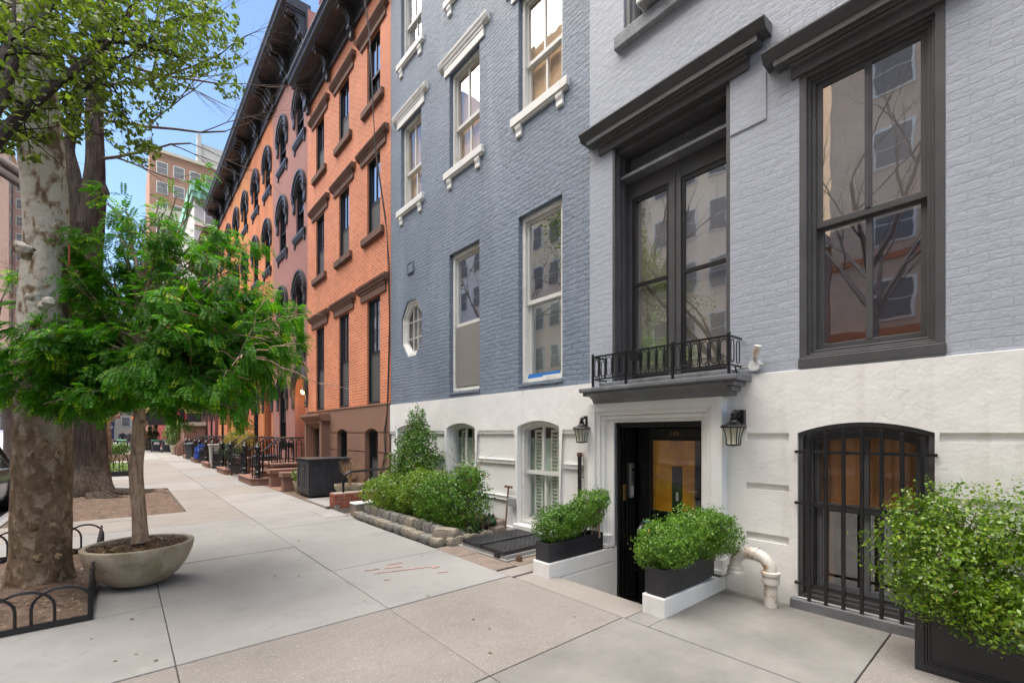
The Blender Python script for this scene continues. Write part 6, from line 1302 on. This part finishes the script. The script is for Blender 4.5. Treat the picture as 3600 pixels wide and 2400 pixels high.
# brownstone platform with planter
t = thing('stair_platform', (3.7,40,0), 'brownstone stair platform with side wall at the end of the row', 'stoop')
b = MB(); b.box(3.2,4.46,38.4,41.5,0,2.05); b.build('platform', M['brownstep'], t, bevel=.02); b = MB(); b.box(3.12,4.46,38.3,41.6,2.05,2.30); b.build('platform_cap', M['tan_stone'], t, bevel=.02)
b = MB(); b.prof([(2.75,0),(2.75,.55),(2.85,.75),(3.2,1.15),(3.3,1.25),(3.3,0)], 37.75, 38.0); b.build('stair_cheek', M['brownstep'], t, bevel=.02)
b = MB(); b.prof([(2.75,0),(2.75,.55),(2.85,.75),(3.2,1.15),(3.3,1.25),(3.3,0)], 39.6, 39.85); b.build('stair_cheek', M['brownstep'], t, bevel=.02)
b = MB()
for k in range(5): b.box(2.85+k*.12, 3.2, 38.0, 39.6, 0, .2+.2*k)
b.build('step', M['brownstep'], t)
b = MB(); b.tube([(3.2,38.4,2.3),(3.2,38.4,3.25),(3.3,38.4,3.33),(4.44,38.4,3.33)], .03, 6); b.tube([(3.2,38.4,3.3),(3.2,41.5,3.3)], .03, 6)
for k in range(14): b.tube([(3.2,38.4+.22*k,2.3),(3.2,38.4+.22*k,3.3)], .012, 4)
b.build('railing', M['black_iron'], t)
planter(3.4,4.2,38.5,38.9,2.31,2.92,'black planter box on the brownstone platform'); shrub('flower_clump', (3.8,38.7,2.9), [(3.55,38.7,3.05,.28,.24,.16),(4.0,38.7,3.03,.28,.24,.16)], 1500, .07, 'flower', 'cream flowers in the planter on the brownstone platform', 'flowers', stems=3)
t = thing('shrub_pot', (2.9,41.2,0), 'tall grey pot beside the brownstone platform', 'pot'); b = MB(); b.lathe([(.22,0),(.28,.35),(.32,.68),(.27,.68),(0,.62)], (2.9,41.2,0), 14); b.build('pot_body', M['bowl'], t, smooth=True)
shrub('variegated_shrub', (2.9,41.4,.6), [(2.85,41.4,1.25,.42,.6,.75),(2.7,41.4,1.9,.35,.5,.55),(3.1,41.5,1.95,.35,.5,.55),(2.6,42.0,1.5,.35,.5,.6)], 4200, .10, 'vari', 'tall variegated shrub in the pot by the brownstone platform', 'shrub', stems=6)
# crimson corner building with awning
t = thing('corner_restaurant', (4,52,0), 'crimson brick corner building with black sloping awning', 'building')
w = MB(); w.box(3.2,16,44.6,70,0,13.0); w.build('wall', M['crimson_brick'], t)
w = MB()
for y in (45.4,47.6,49.8,52,54.2,56.4):
    for z in (5.2,8.6): w.box(3.14,3.22,y,y+1.1,z,z+2.0)
w.build('window', M['black_trim'], t)
w = MB(); w.box(3.06,3.24,44.58,45.0,.0,4.3); w.box(3.06,3.2,45.0,58,3.5,4.3)
for y in (46.2,47.6,49,50.5,52): w.box(3.06,3.2,y,y+.25,.0,3.5)
w.build('shopfront', M['black_wood'], t, bevel=.02)
w = MB(); w.prof([(3.1,4.25),(1.25,3.05),(1.25,2.2),(1.32,2.2),(1.32,2.98),(3.1,4.15)], 46.5, 56); w.prism([(46.5,2.2),(46.52,2.2),(46.52,4.2),(46.5,4.2)], 1.3, 1.31); 
w.add([(3.1,46.5,4.2),(1.26,46.5,3.02),(1.26,46.5,2.2),(3.1,46.5,2.2),(3.1,46.53,4.2),(1.26,46.53,3.02),(1.26,46.53,2.2),(3.1,46.53,2.2)], [(0,1,2,3),(4,7,6,5),(0,3,7,4),(2,1,5,6),(3,2,6,7)]); w.build('awning', M['awning'], t)
w = MB(); w.tube([(3.0,46.6,4.6),(3.0,46.6,9.5)], .07, 6); w.tube([(2.8,46.4,4.9),(1.9,52,4.3)], .05, 5); w.tube([(2.4,48,4.6),(2.4,48,9)], .06, 5)
for k in range(8): w.box(1.9,3.1,48,48.05,5+k*.5,5.04+k*.5); w.box(1.9,3.1,52,52.05,5+k*.5,5.04+k*.5)
w.box(1.9,3.2,47.9,53,6.4,6.5); w.box(1.9,3.2,47.9,53,9.6,9.7); w.build('fire_escape', M['redpaint'], t)
w = MB()
for k in range(9): w.ball((1.5+k*.19,46.8+k*.1,3.35+k*.122), .15, 8, wob=.4, seed=k)
w.build('garland', M['gold_leaf'], t)
lm = thing('globe_lamp', (2.95,46.2,4.7), 'white globe lamp above the black awning', 'lamp'); w = MB(); w.ball((2.75,46.3,4.75), .20, 14); w.build('globe', M['white_plastic'], lm, smooth=True); w = MB(); w.tube([(2.75,46.3,4.55),(3.1,46.5,4.4)], .03, 5); w.build('arm', M['black_iron'], lm)
lm = thing('awning_lantern', (2.9,46.2,3.4), 'lit amber lantern at the awning end', 'lantern'); w = MB(); w.lathe([(0,.55),(.06,.5),(.10,.4),(.22,.3),(.2,.26),(.16,.0),(.1,-.06),(0,-.08)], (2.95,46.25,3.35), 8); w.build('lamp_frame', M['black_iron'], lm); w = MB(); w.ball((2.93,46.05,3.12), .07, 8); w.build('bulb', M['lit'], lm)
t = thing('restaurant_planter', (1.6,52.6,0), 'dark lettered planter wall under the black awning', 'planter'); b = MB(); b.box(1.0,2.3,52.6,53.4,0,1.05); b.box(1.05,2.25,52.57,52.6,.1,.95); b.build('box', M['planter'], t, bevel=.02)
words('planter_lettering', "PETE'S", .36, M['oldbrass'], t, (1.55,52.55,.68), (R(90),0,0), .01); b = MB(); b.box(1.2,1.9,52.55,52.565,.36,.40); b.box(1.3,1.85,52.55,52.565,.22,.26); b.build('planter_rule', M['oldbrass'], t)
for i, (x, lb) in enumerate(((1.35,'narrow conifer in the restaurant planter, nearest the trunk of the bowl tree'),(1.85,'narrow conifer in the middle of the restaurant planter'),(2.3,'narrow conifer at the wall end of the restaurant planter'))): shrub('hedge_conifer', (x,53,.9), [(x,53,1.35,.30,.35,.5),(x,53,1.9,.18,.22,.6)], 1500, .09, 'arbor', lb, 'shrub', 'hedge conifers', stems=3)
# far pavement people, sign, lights
def person(x, y, h, cloth, label, yaw=0, bag=False, coat=None):
    t = thing('person', (x,y,0), label, 'person'); k = h/1.75; me = bpy.data.meshes.new('body'); bm = bmesh.new(); L = bm.verts.layers.skin.verify()
    pts = {'pel':((0,0,.95),.15),'w':((0,0,1.12),.14),'ch':((0,.01,1.32),.17),'nk':((0,.0,1.50),.065),'hd':((0,-.02,1.60),.10),'tp':((0,-.02,1.71),.07),
     'hl':((-.10,0,.90),.10),'kl':((-.11,-.10,.50),.07),'al':((-.11,.08,.08),.045),'fl':((-.11,-.06,.04),.04),'hr':((.10,0,.90),.10),'kr':((.11,.05,.50),.07),'ar':((.11,-.18,.09),.045),'fr':((.11,-.32,.05),.04),
     'sl':((-.20,0,1.42),.075),'el':((-.26,.05,1.13),.05),'wl':((-.25,-.08,.90),.035),'sr':((.20,0,1.42),.075),'er':((.26,.05,1.13),.05),'wr':((.25,-.06,.88),.035)}
    vs = {}
    for n_, (p, r) in pts.items():
        v = bm.verts.new(Vector(p)*k); v[L].radius = (r*k,r*k); vs[n_] = v
        if n_ == 'pel': v[L].use_root = True
    for a, c in (('pel','w'),('w','ch'),('ch','nk'),('nk','hd'),('hd','tp'),('pel','hl'),('hl','kl'),('kl','al'),('al','fl'),('pel','hr'),('hr','kr'),('kr','ar'),('ar','fr'),('ch','sl'),('sl','el'),('el','wl'),('ch','sr'),('sr','er'),('er','wr')): bm.edges.new((vs[a],vs[c]))
    bm.to_mesh(me); bm.free(); me.materials.append(M[cloth]); o = bpy.data.objects.new('body', me); COL.objects.link(o); o.parent = t; o.rotation_euler = (0,0,yaw)
    o.modifiers.new('skin','SKIN'); sb = o.modifiers.new('sub','SUBSURF'); sb.levels = sb.render_levels = 1
    b = MB(); b.ball((x,y-.03*k,1.62*k), .105*k, 12, sx=.85, sz=1.15); b.build('head', M['skin'], t, smooth=True); b = MB(); b.ball((x,y+.01*k,1.66*k), .112*k, 12, sx=.9, sz=1.05); b.build('hair', M['hair'], t, smooth=True)
    b = MB()
    for s_ in (-1,1): b.tube([(x+s_*.10*k,y,.92*k),(x+s_*.11*k,y-.03*s_*k-.02,.50*k),(x+s_*.11*k,y-.12*s_*k-.03,.10*k)], [.105*k,.085*k,.06*k], 8)
    b.build('trousers', M['denim'], t, smooth=True)
    if bag: b = MB(); b.ball((x+.32*k,y,.80*k), .16, 10, sx=.6, sz=1.2, wob=.2); b.build('bag', M['redbag'], t, smooth=True)
person(-.02,57.5,1.76,'cloth','person in a dark navy jacket walking far along the pavement',R(10)); person(.42,55.0,1.70,'cloth2','person in grey black coat carrying a red bag, far along the pavement',R(-5),True)
t = thing('kerb_sign', (-.75,50,0), 'dark blue kerbside sign board with a white letter', 'sign'); b = MB(); b.box(-1.0,-.55,50,50.06,1.05,2.5); b.build('board', M['sign'], t); b = MB(); b.tube([(-.78,50.08,0),(-.78,50.08,2.6)], .03, 6); b.build('post', M['greymetal'], t); words('sign_letter', 'P', .5, M['paper'], t, (-.77,49.99,1.95), (R(90),0,0), .005)
t = thing('hanging_sign', (.4,62,3.2), 'red shop sign board at the far street corner', 'sign'); b = MB(); b.box(-1.6,-.2,62,62.1,3.1,3.7); b.build('board', M['redpaint'], t)
t = thing('street_light_box', (.9,64,3.3), 'orange lit pedestrian signal at the far corner', 'signal'); b = MB(); b.box(.75,1.25,64,64.2,3.0,3.5); b.build('housing', M['orange'], t); b = MB(); b.ball((1.0,63.98,3.25), .14, 8); b.build('lamp', M['lit'], t); b = MB(); b.tube([(1.3,64.1,0),(1.3,64.1,4)], .06, 6); b.build('post', M['greymetal'], t)
# ================================================================== PARKED CARS (noses towards the camera)
def car(x, y, label, paint, L=4.6, W=1.86, Hh=1.72, suv=True):
    t = thing('parked_car', (x, y, -.14), label, 'car', 'cars parked along the kerb'); z0 = -.14
    # stations: (y, half width, z bottom, z shoulder, z centre top)
    hood = .98 if suv else .86; belt = 1.02 if suv else .90
    S = [(0,.62,.42,.60,.64),(.06,.80,.30,.78,.82),(.35,.90,.24,.88,.92),(1.15,.93,.22,.95,hood+.02),(1.30,.93,.22,.97,hood+.05),(3.9,.93,.22,belt,belt+.03),(L-.12,.90,.26,belt-.02,belt+.02),(L,.80,.36,.80,.85)]
    b = MB(); V = []; n = 10
    for yy, w, zb, zs, zc in S:
        w = w*W/1.86; ring = [(-w*.94,zb),(-w,zb+.18),(-w,zs-.12),(-w*.95,zs),(-w*.5,zc),(w*.5,zc),(w*.95,zs),(w,zs-.12),(w,zb+.18),(w*.94,zb)]
        V += [(x+a, y+yy, z0+z) for a, z in ring]
    F = [(i*n+k, i*n+(k+1)%n, (i+1)*n+(k+1)%n, (i+1)*n+k) for i in range(len(S)-1) for k in range(n)]+[tuple(range(n))[::-1], tuple(range((len(S)-1)*n, len(S)*n))]
    b.add(V, F); b.build('body', M[paint], t, smooth=True, bevel=.03)
    w1, w2 = W*.46, W*.37; ys = (1.15,1.95,L-.9,L-.15); zb, zt = belt-.02, Hh
    b = MB(); P = lambda a, yy, z: (x+a, y+yy, z0+z)
    b.add([P(-w2,ys[1],zt-.04),P(w2,ys[1],zt-.04),P(w2,ys[2],zt-.02),P(-w2,ys[2],zt-.02),P(-w2*.8,ys[1]+.2,zt+.02),P(w2*.8,ys[1]+.2,zt+.02),P(w2*.8,ys[2]-.2,zt+.03),P(-w2*.8,ys[2]-.2,zt+.03)], [(4,5,6,7),(0,1,5,4),(1,2,6,5),(2,3,7,6),(3,0,4,7)])
    for a in (-1,1):
        for (ya, za, wa), (yb, zb_, wb) in (((ys[0],zb,w1),(ys[1],zt-.03,w2)),((ys[3],zb,w1),(ys[2],zt-.03,w2)),((2.55,zb,w1),(2.6,zt-.03,w2))): b.tube([P(a*wa,ya,za),P(a*wb,yb,zb_)], .045, 6)
    b.build('roof', M[paint], t, bevel=.01)
    c = [P(-w1,ys[0],zb),P(w1,ys[0],zb),P(w2,ys[1],zt-.05),P(-w2,ys[1],zt-.05)]; b = MB(); b.add(c, [(0,1,2,3)]); b.build('windscreen', M['carglass'], t, recalc=False)
    for a in (-1,1): b = MB(); b.add([P(a*w1,ys[0]+.05,zb),P(a*w1,ys[3]-.05,zb),P(a*w2,ys[2],zt-.06),P(a*w2,ys[1],zt-.06)], [(0,1,2,3)]); b.build('side_window', M['carglass'], t, recalc=False)
    b = MB(); b.add([P(-w1,ys[3],zb),P(w1,ys[3],zb),P(w2,ys[2],zt-.05),P(-w2,ys[2],zt-.05)], [(0,1,2,3)]); b.build('rear_window', M['carglass'], t, recalc=False)
    for a in (-1,1):
        b = MB(); b.ball(P(a*.66,.17,.72), .17, 12, sx=1.1, sy=.9, sz=.62); b.build('headlight', M['white_plastic'], t, smooth=True)
        b = MB(); b.obox(P(a*(w1+.12),1.42,1.08), (1,0,0), (0,1,0), (0,0,1), .10, .05, .07); b.build('mirror', M[paint], t, bevel=.02)
        for yy in (.85,L-.95):
            b = MB(); b.tube([P(a*.70,yy,.34),P(a*.94,yy,.34)], .34, 20); wh = b.build('wheel', M['tyre'], t, bevel=.03); b = MB(); b.tube([P(a*.90,yy,.34),P(a*.955,yy,.34)], .21, 14); b.build('rim', M['steel'], wh)
    b = MB(); b.box(x-.55,x+.55,y-.015,y+.06,z0+.48,z0+.64); b.box(x-.7,x+.7,y-.01,y+.08,z0+.27,z0+.40); b.build('grille', M['black_trim'], t, bevel=.02)
    b = MB(); b.box(x-.17,x+.17,y-.03,y-.016,z0+.40,z0+.47); b.build('number_plate', M['paper'], t)
    b = MB()
    for a in (-.35,.30): b.tube([P(a,ys[0]+.02,zb+.03),P(a-.25,ys[0]+.26,zb+.25)], .012, 4)
    b.build('wiper', M['black_trim'], t)
    if suv:
        b = MB()
        for a in (-1,1): b.tube([P(a*w2*.92,ys[1]+.25,zt+.0),P(a*w2*.92,ys[1]+.4,zt+.08),P(a*w2*.92,ys[2]-.4,zt+.09),P(a*w2*.92,ys[2]-.2,zt)], .022, 6)
        b.tube([P(-w2*.92,ys[1]+.7,zt+.10),P(w2*.92,ys[1]+.7,zt+.10)], .02, 6); b.build('roof_rack', M['black_trim'], t)
    return t
car(-2.75, 10.9, 'dark grey parked car nose towards us, nearest at the left edge', 'carpaint', 4.5, 1.84, 1.46, False)
car(-2.75, 16.6, 'silver parked sport utility car with roof rack behind the dark car', 'silver')
car(-2.75, 22.4, 'white parked car third in the kerbside line', 'white_plastic', 4.5, 1.84, 1.5, False)
# ================================================================== FAR AND OPPOSITE BUILDINGS
def block(name, x0, x1, y0, y1, h, mat, label, face, cols, floors, wsz, z0=4.0, step=3.3, trim=None, wm='glass', top=None, marg=1.5, wmat='pale', acs=False):
    """apartment block; face is '-y' (towards the camera) or '+x' (across the street)"""
    t = thing(name, ((x0+x1)/2,(y0+y1)/2,0), label, 'building', 'blocks of flats'); b = MB(); b.box(x0,x1,y0,y1,-.2,h); b.build('wall', M[mat], t)
    ww, wh = wsz; proto = None; nwin = 0
    def one(u, z):
        nonlocal proto, nwin
        if proto is None:
            b = MB()
            if face == '-y': b.box(u-ww/2-.1,u+ww/2+.1,y0-.06,y0+.02,z-.1,z+wh+.1)
            else: b.box(x1-.02,x1+.06,u-ww/2-.1,u+ww/2+.1,z-.1,z+wh+.1)
            w = b.build('window', M[wmat], t); b = MB()
            for k in (0,1):
                za, zb = z+k*(wh/2+.03), z+k*(wh/2+.03)+wh/2-.03
                if face == '-y': b.box(u-ww/2,u+ww/2,y0-.10+.03*k,y0-.05,za,zb)
                else: b.box(x1+.05,x1+.10-.03*k,u-ww/2,u+ww/2,za,zb)
            p = b.build('pane', M['farpane'], w); proto = (w, p, u, z)
        else:
            w = proto[0].copy(); COL.objects.link(w); p = proto[1].copy(); COL.objects.link(p); p.parent = w; d = u-proto[2]; w.location = (d,0,z-proto[3]) if face == '-y' else (0,d,z-proto[3])
        nwin += 1
    a0, a1 = (x0,x1) if face == '-y' else (y0,y1)
    for f in range(floors):
        for c in range(cols):
            if nwin >= 98: break
            one(a0+marg+(a1-a0-2*marg)*c/(cols-1), z0+step*f)
    if trim:
        for z, hh, pr in trim:
            b = MB(); b.box(x0-.0 if face == '-y' else x1-.05, x1+ (0 if face == '-y' else pr), y0-(pr if face == '-y' else 0), y1 if face != '-y' else y0+.05, z, z+hh); b.build('band_course', M[top or 'tan_stone'], t)
    return t
t_ = NT('far window pane'); M['farpane'] = t_.done((.20,.19,.18), .5, None, 0, .15)
tw = block('apartment_tower', 3.2, 19.5, 92, 108, 47.0, 'far_brick', 'tall brown brick apartment tower with cream band beyond the row', '-y', 7, 13, (1.3,1.7), 5.0, 3.2, [(35.6,2.3,.25),(46.6,.5,.35)], marg=1.6)
b = MB(); b.box(10.0,19.4,93.5,106,47,51.2); b.box(9.6,10.2,93.3,94.2,47,52.6); b.build('penthouse', M['greystone'], tw)
wb = block('white_corner_building', 6.0, 22, 61, 76, 28.2, 'greystone', 'pale stone building with green copper cornice beyond the arched row', '-y', 4, 7, (1.2,2.0), 4.5, 3.4, [(24.6,.4,.3)], top='cream', marg=1.6)
b = MB(); b.box(5.6,22.2,60.4,76.2,28.2,29.3); b.box(5.75,22.1,60.6,76.1,27.6,28.2)
for k in range(10): b.box(6.2+k*1.2,6.5+k*1.2,60.35,60.9,27.3,28.2)
b.build('cornice', M['green_copper'], wb)
block('pinkish_apartment_tower', -32, -16.5, 128, 150, 56, 'far_pink', 'tall pinkish brick apartment tower at the left edge, far off', '+x', 6, 15, (1.5,1.8), 5, 3.4, [(14,.6,.3),(55.4,.6,.5)], marg=2)
block('pinkish_apartment_tower', -16.4, -9.6, 131, 150, 54, 'far_pink', 'pinkish brick apartment wing facing the pavement, far off between the trunks', '-y', 4, 15, (1.3,1.8), 5, 3.4, [(52,.6,.3)], marg=1.2)
cb = block('cream_stone_building', -33, -15, 100, 127, 15.5, 'cream', 'cream stone fronted building with cornice at the far left', '+x', 7, 3, (1.6,3.2), 2.0, 4.6, [(5.9,.5,.6),(14.6,.9,.9)], top='tan_stone', marg=2.5)
block('end_building', -15, 8, 152, 165, 17, 'tan_stone', 'low tan building closing the far end of the street', '-y', 8, 4, (1.5,2.2), 3.5, 3.8, [(16.4,.6,.4)], marg=2)
block('opposite_flats', -30, -15.0, -16, 10.5, 36, 'far_red', 'brown and red brick block of flats across the street from the grey house', '+x', 8, 11, (1.5,1.7), 3.2, 3.1, [(6.2,.35,.12),(9.3,.3,.1),(35.4,.6,.5)], top='orange_band', marg=2.2) if False else None
M['orange_band'] = plain('orange brick band', (.42,.17,.08), .85, .1, 2, 0)
block('opposite_flats', -30, -15.0, -20, 6.1, 34, 'far_red', 'brown and red brick block of flats across the street from the grey house', '+x', 9, 10, (1.15,1.5), 3.2, 3.15, [(5.6,.35,.12),(8.75,.3,.1),(33.4,.6,.5)], top='orange_band', marg=2.2)
block('opposite_flats', -28, -15.3, 6.2, 9.5, 10.5, 'far_pink', 'low narrow brick building between the two taller blocks opposite', '+x', 2, 2, (.9,1.6), 3.4, 3.3, [(10,.5,.3)], marg=.9)
block('opposite_flats', -30, -15.2, 9.6, 27, 31, 'beige', 'beige block of flats across the street, seen mirrored in the french window', '+x', 9, 9, (.85,1.6), 3.4, 3.1, [(30.4,.6,.5)], marg=1.8)
block('opposite_flats', -30, -15.1, 27.1, 60, 22, 'pale', 'pale grey block of flats across the street, seen mirrored in the blue house windows', '+x', 10, 6, (2.0,1.7), 3.4, 3.2, [(21.4,.6,.4)], marg=2.2)
block('opposite_flats', -30, -15.3, 60.1, 99, 20, 'far_pink', 'pinkish brick block of flats further along the opposite side', '+x', 10, 5, (1.4,1.8), 3.4, 3.3, [(19.4,.6,.4)], marg=2.2)
t = thing('neighbour_house', (9,-20,0), 'plain brick house row continuing beyond the right edge of the photo', 'house'); b = MB(); b.box(XF,16,-60,-6.55,-1,15); b.build('wall', M['far_red'], t)  # out of view, added to keep sunlight off the pavement
for i, (x, y, h) in enumerate(((-11.8,4,17),(-11.9,15,19),(-11.7,26,20))): bare_tree(x, y, h, ['leafless street tree on the opposite pavement, before the red brick flats','leafless street tree on the opposite pavement, before the beige flats','leafless street tree on the opposite pavement, before the pale flats'][i], 'twig', .22, 'bare_tree', .6, 4)
# ================================================================== LIGHT
SUN_EL, SUN_AZ = 66, 284                         # azimuth from +y towards +x
sun = bpy.data.lights.new('sun', 'SUN'); so = bpy.data.objects.new('sun', sun); COL.objects.link(so)
sun.energy = 2.0; sun.angle = R(75); sun.color = (1,.915,.80)
d = Vector((math.cos(R(SUN_EL))*math.sin(R(SUN_AZ)), math.cos(R(SUN_EL))*math.cos(R(SUN_AZ)), math.sin(R(SUN_EL))))
so.rotation_euler = d.to_track_quat('Z','Y').to_euler()
W_ = bpy.data.worlds.new('World'); sc.world = W_; W_.use_nodes = True; nt = W_.node_tree; nt.nodes.clear()
sk = nt.nodes.new('ShaderNodeTexSky'); sk.sky_type = 'NISHITA'; sk.sun_disc = False; sk.sun_elevation = R(SUN_EL); sk.sun_rotation = R(SUN_AZ); sk.air_density = 1.0; sk.dust_density = .25; sk.ozone_density = 2.0
bg = nt.nodes.new('ShaderNodeBackground'); bg.inputs[1].default_value = .05; ou = nt.nodes.new('ShaderNodeOutputWorld'); nt.links.new(sk.outputs[0], bg.inputs[0]); nt.links.new(bg.outputs[0], ou.inputs[0])
sc.view_settings.view_transform = 'Standard'; sc.view_settings.look = 'None'; sc.view_settings.exposure = 2.6; sc.view_settings.gamma = 1
sc.render.engine = 'CYCLES'; cy = sc.cycles; cy.max_bounces = 7; cy.diffuse_bounces = 4; cy.glossy_bounces = 3; cy.transparent_max_bounces = 12; cy.transmission_bounces = 4; cy.caustics_reflective = False; cy.caustics_refractive = False
cy.use_adaptive_sampling = True; cy.adaptive_threshold = .015; cy.use_denoising = True
try: cy.denoiser = 'OPENIMAGEDENOISE'
except Exception: pass
